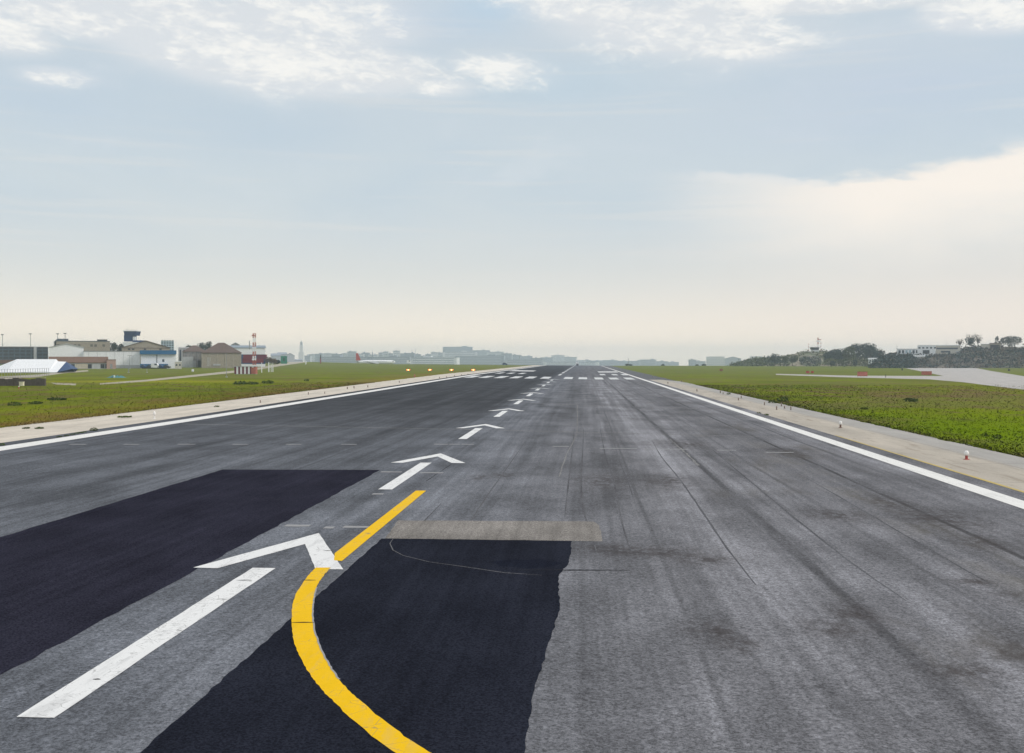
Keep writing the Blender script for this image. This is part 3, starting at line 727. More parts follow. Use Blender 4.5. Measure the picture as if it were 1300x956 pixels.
# blue tarp with a person-sized white figure-like post
D = DG(148, 479.6); X, Y = at(148, D); zz = hz(479.6, D)
o = empty('tarpaulin', (X, Y, zz), 0, 'teal tarpaulin heaped on the grass near the track', 'tarpaulin'); m = MB(); r = random.Random(5); g = []
NX, NY = 16, 8
for j in range(NY+1):
    for i in range(NX+1):
        u, v = i/NX*2-1, j/NY*2-1; rr = max(0, 1-u*u-v*v*.9); m.v.append((u*11*mpp(D), v*2.2, rr*.42*(1+.8*r.uniform(-1,1))+.02))
for j in range(NY):
    for i in range(NX): a = j*(NX+1)+i; m.f.append((a,a+1,a+NX+2,a+NX+1))
m.build('sheet', TEAL, o)
o = empty('marker_drum', (X+.3, Y-1.9, zz), 0, 'pale drum standing at the teal tarpaulin', 'drum'); MB().lathe([(.2,0),(.22,.2),(.2,.42),(.22,.6),(.18,.65)], n=12).build('barrel', M('pale_drum', (.6,.7,.66)), o); MB().lathe([(.14,.65),(.14,.7)], n=12).build('lid', TEAL, o)
g0 = G(244.8, 472.5); o = empty('white_marker', (g0[0], g0[1], tz(*g0)), .3, 'bright white marker board lying tilted by the dirt track', 'marker'); add(o, 'board', CANVAS, (-.38,.38,-.05,.05,.2,1.0)); add(o, 'foot', GREY, (-.1,.1,-.3,.3,0,.3))
pole(186.5, 468, 473, DG(186.5, 473), 'low white peg near the blue-roofed building', mat=LGREY, r0=.09)

# multistorey dark block at the far left
o, W, H = bld('car_park_block', -40, 62, 440.5, 459, 540, 22, BGREY, 'long dark blue-grey block with rows of openings behind the tent', rmat=LGREY)
for j in range(4):
    for i in range(14):
        xx = -W/2+(i+.5)*W/14; add(o, 'window', DARK, (xx-1.05, xx+1.05, -.07, .1, 1.4+j*1.75, 2.5+j*1.75))
add(o, 'stair_core', LGREY, (W/2-7, W/2-5.6, -.3, .3, 0, H+.2)); add(o, 'brick_base', BRICK, (-W/2,W/2,-.25,-.08,-1,.9))
for px, y0, yb, lb in [(3.5,425,441,'floodlight mast above the far left end of the dark block'),(39,424,441,'floodlight mast above the middle of the dark block'),(73.5,424,433,'shorter floodlight mast left of the pair above the brown office'),(83,423.5,433,'taller floodlight mast right of the pair above the brown office')]:
    pole(px, y0, yb+6, 600, lb, name='floodlight_mast', r0=.2, head='flood', cat='mast', group='floodlight masts over the roofs', hw=.6)
# brown office behind the gable
o, W, H = bld('brown_office', 72, 140, 433.5, 452, 520, 20, TAN, 'weathered brown flat-roofed office behind the white hangar', rmat=BGREY)
for i in (0,1,3,4,5,8,9,11):
    xx = -W/2+(i+.5)*W/13; add(o, 'window', M('dim_window', (.12,.115,.10)), (xx-.6, xx+.6, -.06, .1, H-2.6, H-1.4))
add(o, 'rooftop_room', BGREY, (-W/2+.3, -W/2+5.5, 1, 8, H+.25, H+1.3)); add(o, 'rooftop_room', DARK, (W/2-6, W/2-1.2, 1, 8, H+.25, H+1.1))
tree(139.5, 150, 433.5, 450, 540, 'dark', 'dark bushy tree between the brown office and control tower')
tree(148, 159, 436, 450, 545, 'dark', 'lower dark tree just left of the control tower')
tree(68, 76, 430, 452, 545, 'dark', 'dark treetop at the left corner of the brown office')
# control tower
D = 600; X, Y = at(165, D); zb = hz(452, D); u_ = mpp(D)
o = empty('control_tower', (X, Y, zb), YAW, 'blue-glazed airport control tower with white overhanging cab', 'control tower')
def T(px, py): return ((px-165)*u_, hz(py, D)-zb)
x0, z0 = T(157.5, 433.5); x1, z1 = T(169, 425.5); add(o, 'shaft', NAVY, (x0, x1, 0, 6, z0, z1))
add(o, 'window', M('shaft_glass', (.012,.05,.15), .6, .1), (x0+.3, x1-.3, -.06, .1, z0+1.2, z1-1.0))
a0, b0 = T(157.8, 426); a1, b1 = T(173.8, 420.6)
m = MB(); i = 0
m.prism([(a0+.5,b0),(a1-.6,b0),(a1,b1),(a0,b1)], -.8, 6.8); m.build('cab', M('cab_glass', (.008,.032,.11), .6, .1), o)
add(o, 'cab_roof', WHITE, (a0-.3, a1+.3, -1.1, 7.1, b1, b1+.45)); 
for i in range(7): xx = a0+.8+i*(a1-a0-1.6)/6; MB().rod((xx, -.85, b1+.45), (xx, -.85, b1+1.3), .05, .05, 4).build('post', GREY, o)
MB().rod((a0+.8,-.85,b1+1.25), (a1-.8,-.85,b1+1.25), .05, .05, 4).build('handrail', GREY, o)
MB().rod((a0+1,3,b1), (a0+1,3,b1+2.3), .06, .03, 4).build('aerial', GREY, o); MB().rod((a1-1,3,b1), (a1-1,3,b1+2.5), .06, .03, 4).build('aerial', GREY, o)
c0, d0 = T(157, 438); c1, d1 = T(181, 432.3); add(o, 'lower_building', WHITE, (c0, c1, -1.5, 9, -3, d1-1.0)); add(o, 'terrace', NAVY, (T(169.2,0)[0], c1, -1.0, 6, d1-.98, d1+.1))
add(o, 'side_screen', WHITE, (T(169.1,0)[0], T(172.5,0)[0], -.3, 1., d1+.12, T(0,427.5)[1]))
# brown gabled hall, blue canopy building
o, W, H = bld('gabled_hall', 155, 216, 441.5, 456, 500, 24, TAN, 'brown gabled hall behind the blue-banded building', roof='gablefront', rmat=BROWN, rh=3.3)
for i in (1,2,5,9): add(o, 'window', DARK, (-W/2+1+i*1.8, -W/2+2.1+i*1.8, -.06, .1, H-1.1, H-.4))
add(o, 'beam', BROWN, (-W/2, W/2, -.12, -.02, H-.25, H-.02))
D = 458
o, W, H = bld('blue_banded_terminal', 179, 223.5, 449.8, 468, D, 14, WHITE, 'white building with deep blue roof band and blue canopy', parapet=False)
add(o, 'roof_band', BLUE, (-W/2-.4, W/2+.2, -1.2, 14.4, H, H+1.75)); add(o, 'canopy', BLUE, (-W/2-.3, W/2-3.4, -2.4, -.02, H-5.3, H-4.3))
add(o, 'column', GREY, (-.7*1, -.5, -2.2, -2.0, -.5, H-5.3)); add(o, 'column', GREY, (-W/2+.1, -W/2+.3, -2.2, -2.0, -.5, H-5.3)); add(o, 'column', GREY, (W/2-4, W/2-3.8, -2.2, -2.0, -.5, H-5.3))
add(o, 'pillar', DARK, (-.8, -.55, -.12, .02, H-4.2, H-.1)); add(o, 'window', GLASS, (1.6, 2.5, -.06, .1, H-3.4, H-2.2)); add(o, 'shopfront', GLASS, (-W/2+.4, W/2-4, -.06, .1, 0, H-5.6))
def box_vehicle(px, ybase, D, L, Hh, mat, name, label, cat, group=None, rz=0., van=False):
    X, Y = at(px, D); o = empty(name, (X, Y, hz(ybase, D)), YAW+rz, label, cat, group)
    h = Hh; b_ = .28
    if van: prof = [(-L/2,b_),(L/2,b_),(L/2,h*.5),(L/2-.35,h*.58),(L/2-1.0,h),(-L/2+.08,h),(-L/2,h*.9)]
    else: prof = [(-L/2,b_),(L/2,b_),(L/2,h*.52),(L/2-.9,h*.6),(L/2-1.6,h*.98),(-L/2+.9,h),(-L/2+.15,h*.62),(-L/2,h*.58)]
    MB().prism(prof, -.85, .85).build('body', mat, o)
    if van: MB().prism([(L/2-.5,h*.62),(L/2-1.02,h*.92),(L/2-1.9,h*.92),(L/2-1.9,h*.62)], -.87, .87).build('window', GLASS, o)
    else:
        MB().prism([(L/2-1.05,h*.62),(L/2-1.62,h*.92),(-.05,h*.93),(-.05,h*.62)], -.87, .87).build('window', GLASS, o)
        MB().prism([(-.15,h*.62),(-.15,h*.93),(-L/2+.95,h*.93),(-L/2+.4,h*.65)], -.87, .87).build('window', GLASS, o)
    for sx in (-L/2+.85, L/2-.85):
        for sy in (-.8, .62):
            w_ = MB(); w_.rod((sx,sy,.32), (sx,sy+.18,.32), .32, .32, 12); w_.build('wheel', RUB, o)
    return o
cars = [(183,'dark blue car parked at the left end of the blue canopy',NAVY),(191,'black car parked left of the white van',DARK),(197.5,'white van parked under the blue canopy',WHITE),(205,'navy car parked right of the white van',NAVY),(212,'black car parked at the right end of the canopy',DARK)]
for i, (px, lb, mt) in enumerate(cars):
    box_vehicle(px, 467.6, 448, 3.0 if i != 2 else 3.4, 1.5 if i != 2 else 2.2, mt, 'parked_car' if i != 2 else 'parked_van', lb, 'car' if i != 2 else 'van', 'vehicles parked under the blue canopy', van=(i == 2))
o, W, H = bld('white_kiosk', 222, 230.5, 459.5, 468, 450, 5, CREAM, 'small cream kiosk beside the blue-banded building', rmat=WHITE, wins=(2,1,.7,.8,1.2,1))
o, W, H = bld('glass_office', 204.5, 221, 432.8, 452, 760, 14, PBLUE, 'pale blue glass office rising behind the brown hall', rmat=WHITE, wins=(5,5,1.2,1.1,4.0,1.7))
# white block and grey workshops, hip-roofed hangar
o, W, H = bld('white_stair_block', 226.5, 240, 441.5, 466, 520, 8, LGREY, 'narrow white four-storey block with tall window strips', rmat=WHITE)
for i in range(3): add(o, 'window', GLASS, (-W/2+.6+i*1.8, -W/2+1.4+i*1.8, -.06, .1, 1.2, H-1))
o, W, H = bld('grey_workshop', 232, 262, 446.5, 466, 505, 14, M('patched_grey_wall', (.22,.21,.20), .9, .45, .6), 'grey workshop with patched walls left of the hip-roofed hangar', roof='hip', rmat=BROWN, rh=3.2)
for i in range(5): add(o, 'door', DARK if i % 2 else LGREY, (-W/2+.6+i*2.2, -W/2+1.9+i*2.2, -.06, .1, 0, 3.2))
add(o, 'annex', LGREY, (-W/2-.5, -W/2+5, -2.5, -.02, -.5, H-2.5))
for i in range(4): add(o, 'drainpipe', GREY, (-W/2+1.5+i*2.7, -W/2+1.65+i*2.7, -.12, -.02, 0, H))
o, W, H = bld('hip_roof_hangar', 256, 306.5, 447.8, 465, 490, 17, TAN, 'stone hangar under a big dark brown hipped roof', roof='hip', rmat=BROWN, rh=4.9)
add(o, 'door', M('arched_door', (.38,.36,.33)), (-W/2+2.5, -W/2+4.2, -.06, .1, 0, 4.3)); add(o, 'bench_wall', LGREY, (W/2-13, W/2-9.6, -.3, -.02, .3, 1.1))
for i in range(6): add(o, 'pilaster', M('pale_stone', (.38,.34,.28)), (-W/2+.1+i*(W-.5)/5, -W/2+.5+i*(W-.5)/5, -.15, -.02, -.5, H-.1))
add(o, 'fascia', BROWN, (-W/2-.3, W/2+.3, -.42, -.36, H-.2, H+.05))
tree(249, 262, 434.8, 455, 600, 'dark', 'dark round treetop behind the grey workshop'); tree(259, 269, 433.5, 455, 605, 'dark', 'dark treetop touching the left end of the hipped roof')
tree(236, 248, 438, 455, 600, 'dark', 'low dark treetop behind the narrow white block')
# white hangar, containers
o, W, H = bld('white_hangar', 291, 337, 441.5, 462, 560, 22, WHITE, 'white hangar with navy lower wall behind the striped shelter', roof='gable', rmat=M('blue_grey_roof', (.22,.27,.32)), rh=1.2)
add(o, 'lower_wall', NAVY, (-W/2, W/2, -.1, -.01, 0, 5.2)); 
for i in range(4): add(o, 'window', DARK, (-W/2+2+i*5, -W/2+3+i*5, -.16, -.11, 2, 3))
o, W, H = bld('arched_shed', 294, 304, 438, 455, 640, 12, GREY, 'small grey-roofed shed peeping above the white hangar', roof='gablefront', rmat=GREY, rh=1.3)
cont = [(316,460.7,6.3,MAR,'maroon shipping container just left of the striped shelter mast'),(316,455.4,5.6,MAR,'maroon container stacked on top beside the mast'),(331,460.7,6.0,MAR,'maroon container right of the lattice mast, on the ground'),(332,455.4,4.6,M('wine_steel',(.17,.03,.06),.6,.2),'wine-red container, topmost right of the mast'),(339,460.9,3.2,NAVY,'navy container beside the brown scrub')]
for px, yb, L, mt, lb in cont:
    D = 520; X, Y = at(px, D); o = empty('shipping_container', (X, Y, hz(yb, D)), YAW+.05, lb, 'container', 'containers stacked before the white hangar')
    m = MB(); n = 18; h = 2.1
    prof = []
    for i in range(n): prof += [(-L/2+L*i/n, 0 if i % 2 else .06), (-L/2+L*(i+1)/n, 0 if i % 2 else .06)]
    m.box(-L/2, L/2, .08, 2.3, .12, h-.1)
    for i in range(0, n, 2): m.box(-L/2+L*i/n, -L/2+L*(i+1)/n, .0, .08, .14, h-.14)
    m.build('body', mt, o); add(o, 'frame', mt, (-L/2-.05,-L/2+.08,-.05,2.35,0,h), (L/2-.08,L/2+.05,-.05,2.35,0,h)); add(o, 'rail', mt, (-L/2,L/2,-.05,.05,0,.13), (-L/2,L/2,-.05,.05,h-.12,h))
for i, (a, b2, yt, kd) in enumerate([(336,346,452.5,'brown'),(343,352,455,'brown'),(348,356,456.5,'dark')]):
    tree(a, b2, yt, 461.5, 500+i*8, kd, ['tallest brown thicket right of the maroon containers','middle brown bush right of the containers','small dark bush nearest the green cabin'][i], 'bush', 'bush', 'bush', n=350)
o, W, H = bld('green_cabin', 356.5, 364.5, 452.6, 458.6, 610, 3, GREENP, 'small green cabin at the end of the dirt track', cat='cabin', rmat=M('green_roof', (.05,.28,.2)))
add(o, 'door', DARK, (-.4, .4, -.05, .1, 0, 1.9))
for i, (a, b2, yt, rh_) in enumerate([(344,356,450.5,2.2),(352,364,448.8,2.0),(362,374,450.5,2.8),(372,384,456,.8)]):
    bld('distant_house', a, b2, yt+1.2, 461, 1050+30*i, 9, CITY, ['hazy gabled house left of the green cabin','hazy house directly above the green cabin','hazy house with steep gable right of the green cabin','low hazy shed beneath the pale tower'][i], 'house', roof='gable' if i != 2 else 'gablefront', rmat=CITYD, rh=rh_, sink=6)
# pale far tower
D = 1500; X, Y = at(382.2, D); o = empty('pale_tower', (X, Y, hz(466, D)), YAW, 'pale blue slender stepped tower on the left horizon', 'tower'); u_ = mpp(D); zz = lambda py: hz(py, D)-hz(466, D)
add(o, 'base', CITYW, (-3.6,3.6,0,7,-8,zz(447))); add(o, 'upper_stage', CITYW, (-2.2,2.4,1,6,zz(447),zz(438))); add(o, 'lantern', CITY, (-1.6,1.6,1.5,5,zz(438),zz(434)))
MB().rod((0,3,zz(434)), (0,3,zz(431.5)), .7, .1, 6).build('spire', CITY, o)
# posts in the field
def stick(px, y0, y1, D, m0, m1, label, r0=.12, group=None, name='marker_post'):
    D = min(D, DG(px, y1)) if px < 640 or y1 > 465 else D
    X, Y = at(px, D); z0 = hz(y1, D); h = hz(y0, D)-z0; o = empty(name, (X, Y, z0), YAW, label, 'post', group)
    MB().rod((0,0,-.6), (0,0,h*.55), r0, r0*.9, 8).build('lower_post', m0, o); MB().rod((0,0,h*.55), (0,0,h), r0*.95, r0*.6, 8).build('upper_post', m1, o)
    return o
stick(332.2, 460, 473, 350, WHITE, WHITE, 'tall white post right of the striped shelter, standing alone', .16, 'white posts beside the shelter')
stick(341.2, 459.5, 472, 352, WHITE, WHITE, 'tallest of the three clustered white posts, at their left', .2, 'white posts beside the shelter')
stick(344.2, 461.5, 472, 355, WHITE, WHITE, 'thin middle one of the three clustered white posts', .12, 'white posts beside the shelter')
stick(346.4, 460.5, 472, 353, WHITE, WHITE, 'right-hand one of the three clustered white posts', .14, 'white posts beside the shelter')
stick(407, 450.3, 460.5, 640, MAR, RUB, 'dark red post standing on the crest of the field', .32)
stick(388.2, 457.5, 461.3, 640, WHITE, WHITE, 'stubby white marker at the top of the dirt track', .35)
# ILS shelter and mast
D = DG(311, 475.2); X, Y = at(311, D); zb = hz(475.2, D); u_ = mpp(D)
o = empty('striped_shelter', (X, Y, zb), YAW, 'small red and white striped equipment shelter on the grass', 'shelter')
Wd = 27*u_; Hh = 9.6*u_
for i in range(11):
    x_ = -Wd/2+Wd*i/11; add(o, 'stripe_panel', CANVAS if i in (1,3,5,7,9) else (M('stripe_dark', (.13,.02,.035)) if i < 9 else ORANGE), (x_, x_+Wd/11-.005, 0, 2.2, .1, Hh))
add(o, 'roof', LGREY, (-Wd/2-.15, Wd/2+.15, -.15, 2.35, Hh, Hh+.12)); add(o, 'base', LGREY, (-Wd/2, Wd/2, .05, 2.15, -.6, .1)); add(o, 'door', ORANGE, (Wd/2-1.3, Wd/2-.4, -.05, -.005, .12, 2.0))
X, Y = at(323, D+4); zb = hz(475, D+4); H = hz(423, D+4)-zb
o = empty('lattice_mast', (X, Y, zb), YAW, 'red and white lattice antenna mast beside the striped shelter', 'mast')
def lattice(o, H, wb, wt, bands, rr=.05):
    for kx in range(bands):
        z0, z1 = H*kx/bands, H*(kx+1)/bands; m = MB(); w0 = wb+(wt-wb)*kx/bands; w1 = wb+(wt-wb)*(kx+1)/bands
        for sx, sy in ((-1,-1),(1,-1),(1,1),(-1,1)): m.rod((sx*w0/2,sy*w0/2,z0), (sx*w1/2,sy*w1/2,z1), rr, rr, 5)
        n_ = 3
        for q in range(n_):
            za, zb_ = z0+(z1-z0)*q/n_, z0+(z1-z0)*(q+1)/n_; s = 1 if q % 2 else -1
            m.rod((s*w0/2,-w0/2,za), (-s*w1/2,-w1/2,zb_), rr*.6, rr*.6, 4); m.rod((s*w0/2,w0/2,za), (-s*w1/2,w1/2,zb_), rr*.6, rr*.6, 4); m.rod((-w0/2,s*w0/2,za), (-w1/2,-s*w1/2,zb_), rr*.6, rr*.6, 4)
        m.build('mast_section', ORANGE if kx % 2 == 0 else WHITE, o)
lattice(o, H, .8, .65, 9, .075)
for zf in (.35, .62, .93): add(o, 'antenna', WHITE if zf < .9 else ORANGE, (-.6, .6, -.65, -.5, H*zf, H*zf+.28))
pole(317, 432.5, 441, 555, 'grey aerial on the ridge of the white hangar', r0=.3, name='roof_aerial')

# approach-slope light units
AMB = emis('amber_lamp', (1., .26, .05), 2.2); AMB2 = emis('amber_lamp_core', (1., .50, .18), 6.)
def papi(px, lb):
    X, Y = G(px, 471.9); zb = tz(X, Y); o = empty('approach_light', (X, Y, zb), YAW, lb, 'light unit', 'row of orange approach lights')
    MB().prism([(-.75,.42),(.75,.42),(.75,.85),(.6,.95),(-.6,.95),(-.75,.85)], 0, 1.2).build('housing', ORANGE, o)
    for lx in (-.42, 0, .42): MB().rod((lx,-.03,.66), (lx,.0,.66), .2, .2, 12).build('lens', AMB if lx else AMB2, o)
    for lx, ly in ((-.6,.15),(.6,.15),(0,1.05)): MB().rod((lx,ly,-.3), (lx,ly,.42), .04, .04, 6).build('leg', GREY, o)
for px, lb in [(518.3,'glowing orange approach light, farthest from the runway'),(545.7,'glowing orange approach light, second from the outer end of its row'),(573.2,'glowing orange approach light, second from the runway'),(600.8,'glowing orange approach light, nearest to the runway edge')]: papi(px, lb)
g0 = G(526.3, 478.6); o = empty('marker_cone', (g0[0], g0[1], tz(*g0)), 0, 'small orange marker below the row of approach lights', 'cone'); MB().lathe([(.28,0),(.28,.06),(.2,.08),(.05,.75)], n=10).build('cone', ORANGE, o); add(o, 'base', RUB, (-.32,.32,-.32,.32,0,.05))

# runway edge lights and shoulder stubs
LENS = M('light_dome', (.80,.78,.76), .25, .05); REDB = M('red_base', (.35,.06,.05), .6)
def edge_light(px, py, h, lb, base=REDB, dome=LENS, rr=.11, group='edge lights on the shoulders'):
    x_, y_ = G(px, py); o = empty('edge_light', (x_, y_, tz(x_, y_)), 0, lb, 'edge light', group)
    MB().lathe([(rr*1.3,0),(rr*1.3,.03),(rr*.6,.05),(rr*.55,h*.5)], n=12).build('base', base, o)
    MB().lathe([(rr*.9,h*.48),(rr*1.05,h*.62),(rr*.95,h*.85),(rr*.5,h)], n=12).build('lamp', dome, o, True)
edge_light(1227, 584, .44, 'nearest white-domed light with red base on the right shoulder')
edge_light(1067, 543.5, .5, 'second white-domed light on the right shoulder', M('brown_base', (.15,.08,.06)))
edge_light(196, 532, .62, 'tall white light on the left shoulder near the white line', LENS)
for px, py, s in [(330.5,511.5,'left'),(391.5,501,'left'),(412.3,500,'left'),(441,494,'left'),(449.5,493,'left'),(467,492,'left'),(507,486,'left'),(558,480.5,'left'),(567,479.5,'left'),(577,478,'left'),(586,477,'left'),(594,476,'left'),
                  (986,520.5,'right'),(996,519,'right'),(970.5,514.5,'right'),(992,516,'right'),(937.5,508.5,'right'),(941,506,'right'),(914.5,499,'right'),(918,500.5,'right'),(884.8,497,'right'),(865,485,'right'),(828.5,479,'right'),(818.5,476,'right'),(848,487,'right'),(1004,521,'right')]:
    near = py > 499
    edge_light(px, py, .30+.12*((px*7)%3)/3 if near else .38, {'left': 'small dark stub light along the pale left shoulder', 'right': 'small dark stub light along the tan right shoulder'}[s], M('rusty_base', (.10,.06,.045)), M('dull_cap', (.30,.24,.2)), .07 if near else .1, 'stub lights on the %s shoulder' % s)
# dirt clods and weeds on the shoulders
def clump(px, py, w_, h_, lb, kind='gr', name='weed_clump', cat='weeds', group='weed clumps'):
    w_ *= .68; h_ *= .8
    x_, y_ = G(px, py); r = random.Random(int(px*7)); o = empty(name, (x_, y_, tz(x_, y_)), 0, lb, cat, group)
    leaves('leaves', [(0,0,h_*.4,w_/2,w_*.7,h_*.6),(w_*.2,0,h_*.4,w_*.3,w_*.4,h_*.5)], 130, w_*.09, LF[kind], o, r)
    MB().rod((0,0,0), (0,0,h_*.4), .02, .01, 4).build('stems', BARK, o)
for px, py, w_, h_, lb in [(18,515,1.9,.45,'dark weed clump on the left grass near the frame edge'),(45,513,1.8,.4,'dark weed clump, second from the left on the grass'),(72,508,2.6,.35,'wide flat dark weed clump on the left grass'),(305,488,3.4,.7,'dark green weed patch below the striped shelter'),(320,488,3.,.6,'dark green weed patch below the shelter mast'),(340,487,3.,.7,'darkest weed patch right of the shelter mast'),(389,484,1.6,.6,'small dark weed clump below the dirt track top'),
                          (994,510,1.9,.7,'large dark weed clump by the right shoulder'),(981,512,1.4,.35,'low flat weed clump left of the large dark one'),(1156,510,2.2,.5,'dark weed clump far out on the right grass'),(1266,557,.8,.3,'small dark clump near the right frame edge'),(1250,554,.6,.25,'smaller dark clump just left of its neighbour near the frame edge'),(1097,520,1.0,.25,'tiny dark clump in the bright green strip'),
                          (963.5,525,.5,.16,'small dark weed at the inner edge of the right shoulder'),(973,527.5,.6,.18,'dark weed at the inner edge of the right shoulder, nearer one'),(119,547.5,.7,.3,'dark weed against the left white line'),(33,544.5,.7,.15,'dark smear of weeds on the left shoulder'),(50,544.5,.8,.15,'second smear of weeds on the left shoulder'),(275,517,.7,.2,'small weed on the pale left shoulder'),(158,530,1.6,.1,'thin weed line in the left shoulder joint'),(925,501,.8,.35,'dark weed on the right shoulder among the stub lights'),(2,566,.5,.2,'weed at the left frame edge beside the line')]:
    clump(px, py, w_, h_, lb)
for i, px in enumerate([75,84,92,98,103,107]): clump(px, 555.5-(px-75)*.2, .45, .1, 'tiny weed tuft along the left line joint', group='weed tufts along the left line joint')

# ---- aircraft beyond the crest, vehicles
def airliner(px0, px1, D, ybase, lb, tailm):
    L = (px1-px0)*mpp(D); X, Y = at((px0+px1)/2, D); zb = hz(ybase, D)
    o = empty('parked_airliner', (X, Y, zb), YAW, lb, 'airliner'); R0 = L*.052; zc = 3.3*L/37.6; s = L/37.6
    MB().lathe([(.15*s,-L/2),(R0*.45,-L/2+2.5*s),(R0*.9,-L/2+8*s),(R0,-L/2+11*s),(R0,L/2-6*s),(R0*.85,L/2-3*s),(R0*.5,L/2-1.0*s),(.15*s,L/2)], axis='x', n=18, c=(0,0,zc)).build('fuselage', WHITE, o, True)
    MB().prism([(-L/2+.8*s,zc+1.5*s),(-L/2+5.2*s,zc+1.8*s),(-L/2+2.6*s,zc+8.4*s),(-L/2+.6*s,zc+8.4*s)], -.2*s, .2*s).build('tail_fin', tailm, o)
    for sy in (-1, 1):
        m = MB(); m.face([(3*s,sy*1.5*s,zc-.9*s),(-3.5*s,sy*1.5*s,zc-.9*s),(-6.5*s,sy*16*s,zc+.2*s),(-4.8*s,sy*16*s,zc+.2*s)]); m.face([(3*s,sy*1.5*s,zc-1.3*s),(-3.5*s,sy*1.5*s,zc-1.3*s),(-6.5*s,sy*16*s,zc+.05*s),(-4.8*s,sy*16*s,zc+.05*s)])
        m.face([(3*s,sy*1.5*s,zc-.9*s),(3*s,sy*1.5*s,zc-1.3*s),(-4.8*s,sy*16*s,zc+.05*s),(-4.8*s,sy*16*s,zc+.2*s)]).face([(-3.5*s,sy*1.5*s,zc-.9*s),(-3.5*s,sy*1.5*s,zc-1.3*s),(-6.5*s,sy*16*s,zc+.05*s),(-6.5*s,sy*16*s,zc+.2*s)])
        m.build('wing', LGREY, o)
        MB().lathe([(.7*s,-.5*s),(1.0*s,.6*s),(.95*s,2.6*s),(.75*s,3.6*s)], axis='x', n=12, c=(.5*s,sy*5.8*s,zc-1.7*s)).build('engine', LGREY, o)
        m = MB(); m.face([(-L/2+4*s,0,zc+.6*s),(-L/2+1.5*s,0,zc+.6*s),(-L/2+.4*s,sy*6*s,zc+1.*s),(-L/2+1.6*s,sy*6*s,zc+1.*s)]); m.face([(-L/2+4*s,0,zc+.45*s),(-L/2+1.5*s,0,zc+.45*s),(-L/2+.4*s,sy*6*s,zc+.9*s),(-L/2+1.6*s,sy*6*s,zc+.9*s)]); m.build('tailplane', LGREY, o)
        MB().rod((-2*s,sy*2.4*s,0), (-2*s,sy*2.4*s,zc-1*s), .35*s, .2*s).build('landing_gear', GREY, o)
    MB().rod((L/2-5*s,0,0), (L/2-5*s,0,zc-1.2*s), .3*s, .15*s).build('landing_gear', GREY, o)
    MB().prism([(L/2-2.6*s,zc+.55*s),(L/2-1.2*s,zc+.5*s),(L/2-1.8*s,zc+1.0*s),(L/2-2.6*s,zc+1.15*s)], -1.35*s, 1.35*s).build('cockpit_window', GLASS, o)
    m = MB()
    for i in range(26): m.box(-L/2+8*s+i*.85*s, -L/2+8.35*s+i*.85*s, -R0-.02, -R0+.05, zc+.35*s, zc+.75*s)
    m.build('window_row', GLASS, o)
airliner(451, 502, 960, 464.2, 'white parked airliner with red and white tail beyond the grass', RED)
box_vehicle(519, 461.6, 1000, 4.0, 3.4, WHITE, 'service_van', 'bright white van beyond the crest by the parked airliner', 'van', van=True)
box_vehicle(641, 463.5, 800, 4.0, 1.9, NAVY, 'dark_car', 'dark car on the left edge of the runway crest', 'car')
# white truck seen from behind far down the runway
D = 1000; X, Y = at(733, D); zb = hz(465.6, D)
o = empty('utility_truck', (X, Y, zb), YAW+.02, 'tall white truck with dark rear far down the runway', 'truck')
add(o, 'cargo_box', WHITE, (-1.3,1.3,0,5,1.5,4.6)); add(o, 'rear_door', DARK, (-1.1,1.1,-.06,-.005,1.5,3.0)); add(o, 'chassis', RUB, (-1.15,1.15,-.1,7,.5,1.5)); add(o, 'cab', WHITE, (-1.2,1.2,5.2,7.2,.7,3.1)); MB().rod((0,.5,4.6), (0,.5,5.5), .15, .1, 6).build('beacon', GREY, o)
for sx in (-1.05, .75):
    for yy_ in (1.0, 5.8): MB().rod((sx,yy_,.5), (sx+.3,yy_,.5), .5, .5, 12).build('wheel', RUB, o)

# ================================================================ CITY SKYLINE
r = random.Random(21)
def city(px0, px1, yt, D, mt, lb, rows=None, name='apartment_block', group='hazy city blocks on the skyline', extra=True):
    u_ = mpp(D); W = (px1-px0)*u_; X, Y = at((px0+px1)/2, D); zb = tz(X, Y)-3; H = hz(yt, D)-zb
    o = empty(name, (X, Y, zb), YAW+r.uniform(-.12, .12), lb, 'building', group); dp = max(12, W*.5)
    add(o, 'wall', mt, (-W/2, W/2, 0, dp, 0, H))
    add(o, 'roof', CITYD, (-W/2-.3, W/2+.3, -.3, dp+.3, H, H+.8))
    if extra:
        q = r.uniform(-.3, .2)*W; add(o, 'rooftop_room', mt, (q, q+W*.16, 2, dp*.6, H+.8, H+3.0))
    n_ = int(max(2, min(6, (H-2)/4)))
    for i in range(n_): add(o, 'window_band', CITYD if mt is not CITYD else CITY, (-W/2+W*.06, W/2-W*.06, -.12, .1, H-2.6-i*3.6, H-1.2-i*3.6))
    return o
